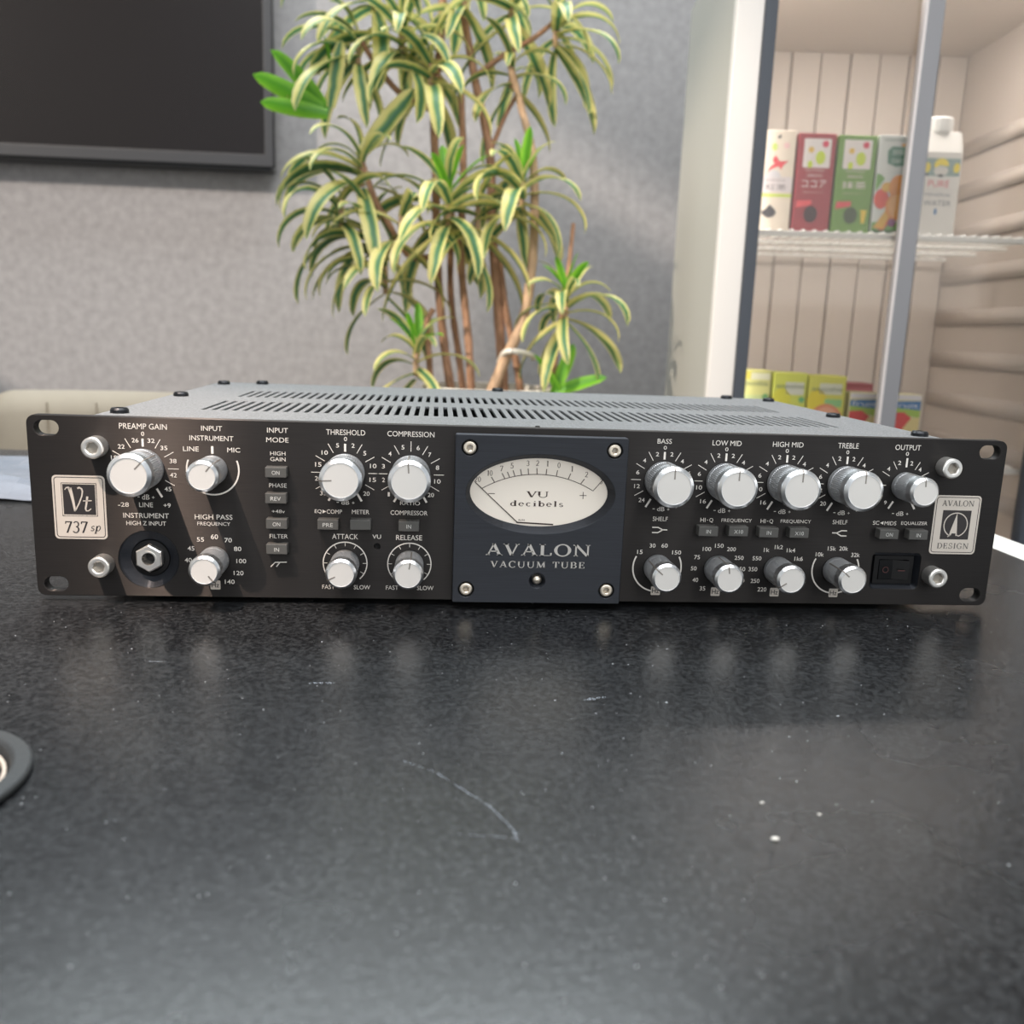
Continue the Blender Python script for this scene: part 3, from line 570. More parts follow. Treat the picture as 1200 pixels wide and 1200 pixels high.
for x, z in ((-157, 6.6), (63.1, 6.4), (94.5, 6.3), (125.8, 6.4), (157.4, 6.4)):
    bm = NB(); ngon(bm, rrect(x-2.4, z-2.3, x+2.4, z+2.3, 0.5), -0.15); o = obj('frequency_tag', bm, M['badge'], unit)
    bm = NB(); text(bm, 'Hz', x, z, 3.7, 2.5, -0.22, 0.01); fixn(bm); obj('lettering', bm, M['badge_dark'], o)

# ---- push buttons
for s, x, z in (('ON', -126.2, 64.0), ('REV', -126.4, 51.4), ('ON', -126.2, 38.9), ('IN', -126.3, 26.3), ('PRE', -101.8, 39.0), ('', -86.2, 39.2), ('IN', -62.8, 38.9),
                ('IN', 86.8, 39.1), ('X10', 102.2, 39.3), ('IN', 118.0, 39.0), ('X10', 133.8, 39.0), ('ON', 181.2, 39.2), ('IN', 196.8, 39.1)):
    bm = NB(); vs = box(bm, x-5, x+5, -5.2, 0.2, z-2.5, z+2.5)
    b = obj('push_button', bm, M['button'], unit, bevel=0.35)
    if s:
        bm = NB(); text(bm, s, x, z-0.1, {'ON': 3.6, 'IN': 2.3, 'REV': 4.9, 'PRE': 4.9, 'X10': 4.6}[s], 1.9, -5.3, 0.0); fixn(bm); obj('lettering', bm, M['btext'], b)

# ---- instrument jack in its dished recess
bm = NB(); lathe(bm, [(14.2, 0.35), (13.6, 1.0), (9.6, 3.6), (9.4, 3.6), (9.3, 5.4), (3.2, 5.5)], 56, c=(-188.3, 0, 19.0), close=False)
o = obj('jack_recess', bm, [M['meter_panel']], unit, smooth=False)
bm = NB(); lathe(bm, [(9.35, 3.55), (8.9, 2.9), (7.0, 2.7), (6.6, 3.4), (3.4, 3.4)], 48, c=(-188.3, 0, 19.0), close=False)
obj('jack_collar', bm, M['gloss_black'], unit)
bm = NB()
n = 36; jx, jz = -188.3, 19.4
def hexr_(i, r): a = (2*PI*i/n-PI/6) % (PI/3)-PI/6; return r*math.cos(PI/6)/math.cos(a)
rings = []
for r, y, hexa in ((6.9, 3.2, 1), (6.9, -0.4, 1), (6.2, -1.0, 1), (3.7, -1.0, 0), (3.7, -1.5, 0), (3.1, -1.5, 0), (2.9, 5.0, 0)):
    rings.append([bm.verts.new((jx+(hexr_(i, r) if hexa else r)*math.cos(2*PI*i/n), y, jz+(hexr_(i, r) if hexa else r)*math.sin(2*PI*i/n))) for i in range(n)])
for A, B in zip(rings, rings[1:]):
    for i in range(n): bm.faces.new((A[i], A[(i+1) % n], B[(i+1) % n], B[i]))
bmesh.ops.recalc_face_normals(bm, faces=bm.faces)
for v in bm.verts: v.co.y += 0.6
obj('jack_nut', bm, M['steel'], unit)
bm = NB(); lathe(bm, [(3.0, 5.2), (0.3, 5.3)], 24, c=(jx, 0, jz)); box(bm, jx-0.5, jx+2.6, 2.6, 3.2, jz-0.5, jz+0.3)
obj('jack_socket', bm, M['inside'], unit)
bm = NB(); lathe(bm, [(1.5, 3.0), (0.3, 3.1)], 16, c=(-78.4, 0, 27.3)); obj('trimmer', bm, M['inside'], unit)

# ---- mains rocker in a square recess
bm = NB()
A = rrect(176.5, 8.9, 202.8, 28.2, 2.5, 4); B = rrect(178.3, 10.6, 201.0, 26.6, 0.6, 4)
va = [bm.verts.new((p[0], 0.35, p[1])) for p in A]; vb = [bm.verts.new((p[0], 4.4, p[1])) for p in B]
for i in range(len(va)): j = (i+1) % len(va); bm.faces.new((va[i], va[j], vb[j], vb[i]))
bm.faces.new(vb); bmesh.ops.recalc_face_normals(bm, faces=bm.faces)
for f in bm.faces:
    c = f.calc_center_median()
obj('switch_recess', bm, M['meter_panel'], unit)
sw = obj('power_switch', plate_xz([rrect(178.9, 11.0, 200.4, 26.2, 0.6, 3), rrect(181.6, 13.2, 197.6, 24.0, 0.3, 3)], 2.4, 4.3, 0.2), M['black'], unit)
bm = NB()
v = [bm.verts.new(p) for p in ((181.8, 2.2, 13.4), (189.6, 3.3, 13.4), (197.4, 1.0, 13.4), (197.4, 1.0, 23.8), (189.6, 3.3, 23.8), (181.8, 2.2, 23.8), (181.8, 4.3, 13.4), (197.4, 4.3, 13.4), (197.4, 4.3, 23.8), (181.8, 4.3, 23.8))]
for f in ((0, 1, 4, 5), (1, 2, 3, 4), (0, 6, 7, 2, 1), (5, 4, 3, 8, 9), (0, 5, 9, 6), (2, 7, 8, 3)): bm.faces.new([v[i] for i in f])
bmesh.ops.recalc_face_normals(bm, faces=bm.faces); obj('rocker', bm, M['gloss_black'], sw)
bm = NB(); stroke(bm, [(p[0], p[1]) for p in arc_pts(185.4, 18.6, 1.5, 0, 360, 20)], 0.35, 2.1); stroke(bm, [(191.5, 18.6), (195.3, 18.6)], 0.5, 0.75); fixn(bm)
obj('lettering', bm, M['dullred'], sw)

# ---- printed badges
bd = NB(); ngon(bd, rrect(-231.3, 28.7, -207.0, 59.7, 2.0), -0.10); left_badge = obj('model_badge', bd, M['badge'], unit)
def ring_outline(bm, x0, z0, x1, z1, r, w, y):
    p = rrect(x0, z0, x1, z1, r); stroke(bm, p+[p[0]], w, y)
bm = NB(); ring_outline(bm, -230.3, 29.7, -208.0, 58.7, 1.4, 0.35, -0.16)
ngon(bm, [(-227.3, 39.9), (-211.0, 39.9), (-211.0, 56.1), (-227.3, 56.1)], -0.16); fixn(bm)
obj('badge_frame', bm, M['badge_dark'], left_badge)
bm = NB(); 
for x0, z0, x1, z1, w in ((-226.8, 40.4, -211.5, 55.6, 0.55),): stroke(bm, [(x0, z0), (x1, z0), (x1, z1), (x0, z1), (x0, z0)], w, -0.21)
# swash V and small t
stroke(bm, [(-225.6, 52.6), (-225.0, 53.6), (-223.9, 53.9), (-223.0, 53.0)], 0.3, -0.21, w2=0.9)
stroke(bm, [(-223.3, 53.6), (-222.6, 50.5), (-221.9, 46.5), (-221.4, 42.3)], 1.7, -0.21, w2=0.9)
stroke(bm, [(-221.4, 42.3), (-219.3, 46.3), (-217.9, 49.8), (-217.5, 52.0), (-217.8, 53.2), (-218.9, 53.9), (-219.7, 53.4)], 0.55, -0.21, w2=0.8)
stroke(bm, [(-215.4, 49.6), (-216.0, 46.0), (-216.5, 43.6), (-216.2, 42.6), (-215.2, 42.6), (-213.9, 43.7)], 1.0, -0.21, w2=0.4)
stroke(bm, [(-217.5, 47.4), (-213.5, 47.6)], 0.5, -0.21); fixn(bm)
obj('badge_initials', bm, M['badge'], left_badge)
bm = NB(); stext(bm, '737', -221.3, 34.5, 10.6, 5.9, -0.16, shear=0.08, track=0.03); stext(bm, 'sp', -212.4, 33.4, 4.4, 4.0, -0.16, shear=0.28, track=0.05); fixn(bm)
obj('lettering', bm, M['badge_dark'], left_badge)
bd = NB(); ngon(bd, rrect(206.4, 28.2, 231.3, 59.3, 2.0), -0.10); rb_ = obj('maker_badge', bd, M['badge'], unit)
bm = NB(); ring_outline(bm, 207.4, 29.2, 230.3, 58.3, 1.4, 0.35, -0.16); ngon(bm, [(211.3, 36.1), (226.7, 36.1), (226.7, 51.5), (211.3, 51.5)], -0.16); fixn(bm)
obj('badge_frame', bm, M['badge_dark'], rb_)
bm = NB(); cx, cz = 219.0, 43.8
stroke(bm, arc_pts(cx, cz, 6.3, -158, 158, 48), 0.55, -0.21)
ngon(bm, [(cx+0.15, cz+6.3), (cx-2.6, cz-3.6), (cx-2.9, cz-5.6), (cx-1.9, cz-5.6), (cx-1.6, cz-4.5), (cx+0.5, cz-4.5), (cx+0.6, cz-5.8), (cx+1.4, cz-5.8), (cx+1.1, cz-3.6)], -0.21)
stroke(bm, [(cx-3.6, cz-6.4), (cx-2.3, cz-5.2)], 0.5, -0.21); stroke(bm, [(cx+0.9, cz-5.2), (cx+2.4, cz-6.0)], 0.5, -0.21); fixn(bm)
obj('badge_emblem', bm, M['badge'], rb_)
bm = NB(); stext(bm, 'AVALON', 218.9, 55.2, 17.2, 3.2, -0.16, track=0.08); stext(bm, 'DESIGN', 219.0, 32.6, 17.0, 3.2, -0.16, track=0.14); fixn(bm)
obj('lettering', bm, M['badge_grey'], rb_)

# ---- meter block
MX0, MX1, MZ0, MZ1, MY = -41.0, 43.2, 1.2, 84.9, -7.0
ex, ez = 1.2, 56.4
cb = [(-34.1, 78.5), (36.5, 78.7), (-34.2, 7.9), (36.3, 8.0)]
loops = [rrect(MX0, MZ0, MX1, MZ1, 0.8, 3), circ(ex, ez, 36.6, 72, 19.6), circ(1.1, 12.8, 3.9, 28)]+[circ(x, z, 3.9, 28) for x, z in cb]
mp_ = obj('meter_plate', plate_xz(loops, MY, -0.2, 0.4), M['meter_panel'], unit)
bm = NB()                                                         # oval bezel sloping in to the dial
n = 72; ra = [bm.verts.new((ex+36.7*math.cos(2*PI*i/n), MY+0.4, ez+19.7*math.sin(2*PI*i/n))) for i in range(n)]
rb = [bm.verts.new((ex-0.3+34.2*math.cos(2*PI*i/n), -1.4, ez+17.1*math.sin(2*PI*i/n))) for i in range(n)]
for i in range(n): j = (i+1) % n; bm.faces.new((ra[i], ra[j], rb[j], rb[i]))
bmesh.ops.recalc_face_normals(bm, faces=bm.faces)
obj('meter_bezel', bm, M['meter_panel'], mp_)
bm = NB(); ngon(bm, circ(ex-0.3, ez, 34.6, 72, 17.5), -0.9); dial = obj('meter_dial', bm, M['dial'], mp_)
DY = -1.0
bm = NB()
# scale arc as a circle through measured points
def circ3(a, b, c):
    ax, ay = a; bx, by = b; cx_, cy_ = c
    d = 2*(ax*(by-cy_)+bx*(cy_-ay)+cx_*(ay-by))
    ux = ((ax*ax+ay*ay)*(by-cy_)+(bx*bx+by*by)*(cy_-ay)+(cx_*cx_+cy_*cy_)*(ay-by))/d
    uy = ((ax*ax+ay*ay)*(cx_-bx)+(bx*bx+by*by)*(ax-cx_)+(cx_*cx_+cy_*cy_)*(bx-ax))/d
    return ux, uy, math.hypot(ax-ux, ay-uy)
ux, uz, ur = circ3((-27.4, 57.8), (-0.1, 65.4), (27.8, 57.7))
a0 = math.degrees(math.atan2(-27.4-ux, 57.8-uz)); a1 = math.degrees(math.atan2(27.8-ux, 57.7-uz))
stroke(bm, arc_pts(ux, uz, ur, a0, a1, 40), 0.36, DY)
stroke(bm, [(-27.4, 57.8), (-30.9, 60.9)], 0.3, DY); stroke(bm, [(27.8, 57.7), (32.6, 63.6)], 0.36, DY)
tk = [(-21.4, 61.1), (-23.0, 63.6), (-16.3, 62.9), (-17.8, 65.6), (-14.0, 63.6), (-15.2, 66.3), (-11.4, 64.2), (-12.4, 67.1), (-8.1, 64.8), (-8.8, 67.8), (-4.7, 65.2), (-5.0, 68.2), (-0.5, 65.4), (-0.7, 68.5), (4.0, 65.3), (4.2, 68.2), (9.1, 64.7), (9.6, 67.7), (15.1, 63.4), (16.2, 66.2), (21.5, 61.2), (23.2, 63.6)]
for p, q in zip(tk[::2], tk[1::2]): stroke(bm, [p, q], 0.42, DY)
for s, p in zip(('20', '10', '7', '5', '3', '2', '1', '0', '1', '2', '3'), [(-29.7, 62.3), (-23.8, 65.5), (-18.1, 67.9), (-13.0, 69.4), (-5.2, 70.8), (-0.5, 71.0), (4.5, 70.9), (10.2, 70.2), (16.8, 68.6), (24.1, 65.9), (31.6, 62.6)]):
    stext(bm, s, p[0], p[1], None, 2.7, DY, track=0.02)
stext(bm, 'VU', 0, 55.3, 11.2, 3.1, DY, track=0.0); stext(bm, 'decibels', 0, 50.7, 26.4, 2.9, DY, track=0.16)
stroke(bm, [(-24.3, 55.3), (-21.0, 55.3)], 0.35, DY); stroke(bm, [(21.2, 55.3), (24.7, 55.3)], 0.32, DY); stroke(bm, [(22.95, 53.5), (22.95, 57.1)], 0.32, DY)
text(bm, 'ALIN', -7.4, 42.3, 3.2, 0.8, DY, 0.01)
fixn(bm); obj('dial_markings', bm, M['dial_ink'], mp_)
bm = NB(); stroke(bm, [(-30.7, 60.7), (-9.3, 41.0)], 0.34, -1.25, w2=0.5); stroke(bm, [(-9.8, 41.1), (-3, 40.8), (8.6, 40.3)], 0.7, -1.25); fixn(bm)
obj('meter_needle', bm, M['needle'], mp_)
bm = NB(); stext(bm, 'AVALON', 1.0, 28.6, 52.0, 6.4, MY-0.12, track=0.10); stext(bm, 'VACUUM TUBE', 1.0, 21.1, 47.0, 3.5, MY-0.12, track=0.20); fixn(bm)
obj('lettering', bm, M['silver_ink'], mp_)
for x, z in cb:
    bm = NB(); lathe(bm, [(3.9, -6.6), (3.85, -4.2), (3.4, -4.0)], 28, c=(x, 0, z), close=False); obj('counterbore', bm, M['inside'], mp_)
    socket_bolt(mp_, 'meter_screw', x, -2.8, z, 3.25, 4.0, 1.55, M['brass'])
bm = NB(); lathe(bm, [(3.9, -6.65), (2.6, -3.4), (0.4, -3.4)], 28, c=(1.1, 0, 12.8), close=False); obj('lamp_well', bm, M['meter_panel'], mp_)
bm = NB(); lathe(bm, [(2.4, -3.4), (2.4, -5.2), (2.0, -6.0), (1.2, -6.6), (0.2, -6.8)], 24, c=(1.1, 0, 12.9), close=False); obj('indicator_lamp', bm, M['brass'], mp_, smooth=True)
# ================================================================== table
TZ = -2.6
table = thing('meeting_table', 'black grained laminate table with a white right edge and a cable grommet', 'table', (-300, 0, -750))
def tp(name, bm, m, **k):
    bmesh.ops.translate(bm, verts=bm.verts, vec=(300, 0, 750)); return obj(name, bm, m, table, **k)
bm = plate([rrect(-1150, -720, 339, 506, 12, 6), circ(-206.2, -182.5, 31.5, 48)], 24, 1.0)
bmesh.ops.translate(bm, verts=bm.verts, vec=(0, 0, TZ-12)); tp('table_top', bm, M['table'])
bm = NB(); box(bm, 339.3, 369, -708, 495, TZ-24, TZ+0.4); tp('edge_band', bm, M['trim'], bevel=2)
for x in (-1050, 240):
    for y in (-620, 420):
        bm = NB(); box(bm, x-25, x+25, y-25, y+25, -750, TZ-24); tp('leg', bm, M['black'], bevel=2)
bm = NB()   # cable grommet: flange, stepped throat and two pale ridges
lathe(bm, [(36.2, TZ+1.3), (36.2, TZ+2.6), (35.6, TZ+3.2), (31.6, TZ+3.5), (31.0, TZ+3.2), (30.2, TZ+2.2), (29.4, TZ-1), (29.3, TZ-22)], 72, 'z', (-206.2, -182.5, 0), close=False)
lathe(bm, [(31, TZ-20), (33.5, TZ+0.02), (33.5, TZ+1.4)], 48, 'z', (-206.2, -182.5, 0), close=False)
g = tp('cable_grommet', bm, M['grommet'])
bm = NB(); lathe(bm, [(29.4, TZ-22), (0.5, TZ-22)], 48, 'z', (-206.2, -182.5, 0), close=False); bmesh.ops.translate(bm, verts=bm.verts, vec=(300, 0, 750)); obj('grommet_floor', bm, M['inside'], g)
for r, z in ((28.9, TZ+0.2), (26.0, TZ-2.2), (23.0, TZ-4.6)):
    bm = NB(); lathe(bm, [(r, z-2), (r, z), (r-1.1, z), (r-1.1, z-2), (r, z-2)], 60, 'z', (-206.2, -182.5, 0), close=False); bmesh.ops.translate(bm, verts=bm.verts, vec=(300, 0, 750)); obj('grommet_ridge', bm, M['ridge'], g)
def top_stroke(bm, pts, w, z=TZ+0.06):
    for (x0, y0), (x1, y1) in zip(pts, pts[1:]):
        d = Vector((x1-x0, y1-y0)).normalized(); q = Vector((-d.y, d.x))*w/2
        f = bm.faces.new([bm.verts.new((x0+q.x, y0+q.y, z)), bm.verts.new((x1+q.x, y1+q.y, z)), bm.verts.new((x1-q.x, y1-q.y, z)), bm.verts.new((x0-q.x, y0-q.y, z))])
        f.normal_update()
        if f.normal.z < 0: f.normal_flip()
rnd = random.Random(5)
def scratch(pts, n, w, jit):
    bm = NB(); P = []
    for (x0, y0), (x1, y1) in zip(pts, pts[1:]):
        for i in range(n): 
            if rnd.random() < 0.24: continue
            a, b = i/n, (i+0.8)/n
            j = rnd.uniform(-jit, jit)
            top_stroke(bm, [(x0+(x1-x0)*a+j, y0+(y1-y0)*a+j), (x0+(x1-x0)*b+j, y0+(y1-y0)*b+j*0.6)], w*rnd.uniform(0.5, 1.2))
    return tp('scratch', bm, M['scratch'])
scratch([(-59, -167), (-49, -174), (-33, -195), (-26, -210)], 16, 0.22, 0.12)
scratch([(-48.4, -174.5), (-32, -196), (-25.4, -211)], 14, 0.16, 0.12)
scratch([(-26, -212.5), (-44, -210)], 12, 0.2, 0.08)
scratch([(-26.5, -209), (-25.6, -214)], 6, 0.6, 0.3)
scratch([(-97, -102), (-88, -102)], 12, 0.5, 0.9); scratch([(8, -118), (17, -115)], 18, 0.8, 1.6); scratch([(-165, -80), (-158, -80)], 6, 0.3, 0.2)
bm = NB()
for i in range(620):                                              # specks of dust scattered over the table
    x, y = rnd.uniform(-260, 300), -rnd.uniform(6, 300)**1.0; s = rnd.uniform(0.08, 0.20)*(1.6 if rnd.random() < 0.06 else 1)
    a = rnd.uniform(0, PI); st = rnd.uniform(1, 2.6)
    vs = [bm.verts.new((x+s*st*math.cos(a+t*PI/2)*(1 if t % 2 == 0 else 0.4), y+s*math.sin(a+t*PI/2), TZ+0.1)) for t in range(4)]
    vs2 = bm.verts.new((x, y, TZ+0.1+s*0.7))
    for t in range(4): bm.faces.new((vs[t], vs[(t+1) % 4], vs2))
o = tp('dust_specks', bm, M['dust']); o['kind'] = 'stuff'
for n_, (x, y, r, l) in enumerate([(46.5, -215, 0.95, 'largest cream crumb lying on the black table in front'), (65, -202, 0.5, 'tiny cream crumb on the table behind the largest crumb, toward the output end'), (50, -195, 0.5, 'thin pale crumb on the table between the largest crumb and the unit')]):
    bm = NB(); bmesh.ops.create_icosphere(bm, subdivisions=2, radius=r)
    for v in bm.verts: v.co.x *= 1.25; v.co.z *= 0.5; v.co.y *= 0.8; v.co += Vector((rnd.uniform(-.1, .1), rnd.uniform(-.1, .1), 0))
    c = obj('crumb', bm, M['crumb'], None, (x, y, TZ+r*0.45), local=True, smooth=True); tag(c, l, 'crumb', 'crumbs on the table')

# crumpled pale film lying behind the left end of the unit
bm = NB(); nx, ny = 16, 12; gr = []
for i in range(nx+1):
    row = []
    for j in range(ny+1):
        u, v = i/nx, j/ny
        x = -560+225*u+40*(1-v); y = 262+185*v-30*u*(1-v)
        z = TZ+0.8+10*abs(math.sin(u*7+v*3)*math.cos(v*5-u*2))*min(1, 4*min(u, v, 1-u, 1-v)+0.15)+rnd.uniform(0, 1.6)
        row.append(bm.verts.new((x, y, z)))
    gr.append(row)
for i in range(nx):
    for j in range(ny): bm.faces.new((gr[i][j], gr[i+1][j], gr[i+1][j+1], gr[i][j+1]))
bmesh.ops.translate(bm, verts=bm.verts, vec=(450, -350, -TZ))
fl = obj('plastic_sheet', bm, M['paper'], None, (-450, 350, TZ), local=True); tag(fl, 'crumpled pale plastic sheet lying on the table behind the left rack ear', 'sheet')

# ================================================================== room shell
def struct(name, bm, m, loc=(0, 0, 0), rz=0):
    o = obj(name, bm, m, None, loc, local=True); o.rotation_euler = (0, 0, rz); o['kind'] = 'structure'; return o
WY = -0.0374                                                      # the back wall is turned a little to the table
bm = NB(); box(bm, -2300, 3000, 0, 80, -750, 2000); struct('wall_back', bm, M['felt'], (-399, 1660, 0), WY)
bm = NB(); box(bm, -2700, 2700, -3400, 1900, -780, -750); struct('floor', bm, M['floor'])
bm = NB(); box(bm, -2700, 2700, -1600, 1900, 2000, 2040); struct('ceiling', bm, M['ceiling'])
bm = NB(); box(bm, 2550, 2630, -300, 1900, -750, 2000); struct('wall_right', bm, M['wall_paint'])
# left wall with the window that lets the low sun in
bm = NB()
X0, X1 = -1980, -1900
WA, WB, WZ0, WZ1 = -860, 1300, 380, 1980
box(bm, X0, X1, -1600, WA, -750, 2000); box(bm, X0, X1, WB, 1900, -750, 2000); box(bm, X0, X1, WA, WB, -750, WZ0)
box(bm, X0, X1, -250, 330, WZ0, 1500)  # added block, keeps sun off the lower right of the back wall
struct('wall_left', bm, M['wall_paint'])
bm = NB()
for y in (WA, WB-40): box(bm, X0+20, X1-10, y, y+40, WZ0, WZ1)
for z in (WZ0, WZ1-40): box(bm, X0+20, X1-10, WA, WB, z, z+40)
struct('window_1', bm, M['fridge_front'])

# ================================================================== television on the wall
tv = thing('television', 'large switched-off black television hanging on the grey felt wall', 'television', (-399, 1602, 447), WY)
bm = plate_xz([[(-1420, 2), (-2, 2), (-2, 800), (-1420, 800)], [(-1402, 26), (-20, 26), (-20, 782), (-1402, 782)]], 0, 14, 1.5)
obj('bezel', bm, M['tvframe'], tv, local=True)
bm = NB(); box(bm, -1403, -19, 4, 8, 25, 783); obj('screen', bm, M['tvscreen'], tv, local=True)
bm = NB(); box(bm, -1412, -8, 14, 46, 6, 795); box(bm, -1412, -8, 6, 50, -5, 2); obj('back_housing', bm, M['gloss_black'], tv, local=True)
bm = NB(); box(bm, -1000, -400, 46, 56, 200, 600); obj('wall_bracket', bm, M['black'], tv, local=True)

# ================================================================== chair behind the table
ch = thing('meeting_chair', 'beige upholstered chair with stitched seams tucked behind the table', 'chair', (-450, 870, -750))
bm = NB()
def shell(bm, x0, x1, z0, z1, y, th, r, n=10):
    """padded back, gently curved, with round upper corners"""
    nx, nz = 24, 12; F, B = [], []
    for i in range(nx+1):
        u = -1+2*i/nx; x = (x0+x1)/2+u*(x1-x0)/2
        dx = max(0, abs(x-(x0+x1)/2)-((x1-x0)/2-r)); top = z1-(r-math.sqrt(max(r*r-dx*dx, 0)))*0.9
        rf, rb = [], []
        for j in range(nz+1):
            v = j/nz; z = z0+(top-z0)*v; e = min(1, 5*min(1-v, (1-abs(u)))+0.25)
            rf.append(bm.verts.new((x, y-30*(u*u)*0-th*0.5*e+50*u*u*-1, z))); rb.append(bm.verts.new((x, y+th*0.5*e-50*u*u, z)))
        F.append(rf); B.append(rb)
    for i in range(nx):
        for j in range(nz):
            bm.faces.new((F[i][j], F[i+1][j], F[i+1][j+1], F[i][j+1])); bm.faces.new((B[i][j], B[i][j+1], B[i+1][j+1], B[i+1][j]))
        bm.faces.new((F[i][nz], F[i+1][nz], B[i+1][nz], B[i][nz])); bm.faces.new((F[i][0], B[i][0], B[i+1][0], F[i+1][0]))
    for j in range(nz):
        bm.faces.new((F[0][j], F[0][j+1], B[0][j+1], B[0][j])); bm.faces.new((F[nx][j], B[nx][j], B[nx][j+1], F[nx][j+1]))
shell(bm, -206, 214, 400, 780, 0, 46, 42); obj('backrest', bm, M['chair'], ch, local=True, smooth=True)
for x in (-124, -64, 60, 120):
    bm = NB(); box(bm, x-0.8, x+0.8, -23.6-50*(x/210)**2, -21-50*(x/210)**2, 420, 765); obj('seam', bm, M['seam'], ch, local=True)
bm = NB(); box(bm, -215, 215, -440, -10, 400, 470); obj('seat', bm, M['chair'], ch, local=True, bevel=25)
for x in (-170, 170):
    for y in (-400, -40):
        bm = NB(); lathe(bm, [(11, 0), (14, 400)], 16, 'z', (x, y, 0)); obj('leg', bm, M['black'], ch, local=True)

# ================================================================== potted plant
def at(u, v, D):
    """world point (mm) on the line of sight of image point (u, v) at depth D"""
    return CAM+(RIGHT*((u-600)/FPX)+DOWN*((v-600)/FPX)+FWD)*D
PD = 1360
pc = at(572, 451, PD)
plant = thing('potted_plant', 'tall variegated dracaena with striped drooping leaves in an off-white planter', 'plant', (pc.x, pc.y, -750))
PL = Vector((pc.x, pc.y, -750))
ptop = pc.z-2+750
bm = NB(); lathe(bm, [(70, 0), (74, 2), (98, ptop-8), (100, ptop-2), (98, ptop), (92, ptop), (91, ptop-20), (90, ptop-40)], 48, 'z', close=False)
obj('planter', bm, M['pot'], plant, local=True, smooth=False)
bm = NB(); lathe(bm, [(91.5, ptop-28), (40, ptop-24), (1, ptop-22)], 32, 'z', close=False); obj('soil', bm, M['soil'], plant, local=True)
def tube(bm, pts, rads, n=10):
    rings = []
    for i, p in enumerate(pts):
        d = (pts[min(i+1, len(pts)-1)]-pts[max(i-1, 0)]).normalized(); a = d.orthogonal().normalized()
        if rings and abs(d.dot(Vector((1, 0, 0)))) < 0.98: a = (Vector((1, 0, 0))-d*d.x).normalized()
        elif abs(d.x) < 0.98: a = (Vector((1, 0, 0))-d*d.x).normalized()
        b = d.cross(a); r = rads[i]
        rings.append([bm.verts.new(p+a*r*math.cos(2*PI*k/n)+b*r*math.sin(2*PI*k/n)) for k in range(n)])
    for A, B in zip(rings, rings[1:]):
        for k in range(n): bm.faces.new((A[k], A[(k+1) % n], B[(k+1) % n], B[k]))
    bm.faces.new(rings[0][::-1]); bm.faces.new(rings[-1])
    bmesh.ops.recalc_face_normals(bm, faces=bm.faces)
def smooth_path(P, k=6):
    out = []
    for i in range(len(P)-1):
        p0, p1, p2, p3 = P[max(i-1, 0)], P[i], P[i+1], P[min(i+2, len(P)-1)]
        for j in range(k):
            t = j/k; out.append(0.5*((2*p1)+(p2-p0)*t+(2*p0-5*p1+4*p2-p3)*t*t+(3*p1-p0-3*p2+p3)*t**3))
    out.append(P[-1]); return out
rp = random.Random(11)
def stem(px, r0, r1, m='bark'):
    P = smooth_path([at(u, v, D)-PL for u, v, D in px]); n = len(P)
    bm = NB(); tube(bm, P, [(r0+(r1-r0)*i/(n-1))*(1+0.07*math.sin(i*2.3)) for i in range(n)])
    obj('stem', bm, M[m], plant, local=True, smooth=True)
stem([(532, 476, 1350), (520, 400, 1355), (512, 300, 1360), (511, 215, 1362), (509, 130, 1370), (517, 40, 1375), (520, -40, 1380)], 6.5, 6)
stem([(592, 476, 1380), (585, 380, 1385), (577, 270, 1390), (574, 180, 1385), (556, 90, 1380), (541, 0, 1375), (536, -50, 1375)], 8, 5.5)
stem([(553, 476, 1340), (549, 400, 1335), (540, 300, 1345), (543, 200, 1350), (540, 100, 1360)], 6, 5)
stem([(568, 480, 1330), (590, 425, 1325), (614, 370, 1330), (625, 290, 1340), (625, 190, 1350), (612, 130, 1360), (596, 70, 1370)], 8.5, 5, 'bark_pale')
stem([(612, 478, 1370), (606, 430, 1372), (594, 370, 1380), (585, 300, 1395)], 6, 4.5)
stem([(505, 476, 1330), (503, 420, 1325), (500, 380, 1320), (508, 362, 1318)], 5, 4)
stem([(545, 476, 1400), (538, 420, 1395), (528, 340, 1390), (530, 250, 1330)], 5.5, 4.5)
stem([(648, 470, 1340), (652, 400, 1335), (662, 350, 1330), (672, 262, 1335)], 4.5, 3)
stem([(512, 300, 1360), (480, 300, 1345), (455, 262, 1335), (440, 235, 1330), (424, 190, 1325)], 5, 4.5)
stem([(509, 130, 1370), (470, 110, 1350), (440, 75, 1340), (420, 40, 1335)], 5, 4)
stem([(556, 90, 1380), (590, 65, 1370), (625, 45, 1365), (650, 25, 1360)], 4.5, 3.5)
stem([(574, 180, 1385), (590, 140, 1380), (606, 110, 1375)], 4, 3)
bm = NB(); q = [at(u, v, D)-PL for u, v, D in ((585, 424, 1350), (592, 413, 1312), (604, 412, 1310), (622, 416, 1340), (625, 420, 1375))]
tube(bm, smooth_path(q), [4.2]*25, 8); obj('cloth_tie', bm, M['tie'], plant, local=True, smooth=True)

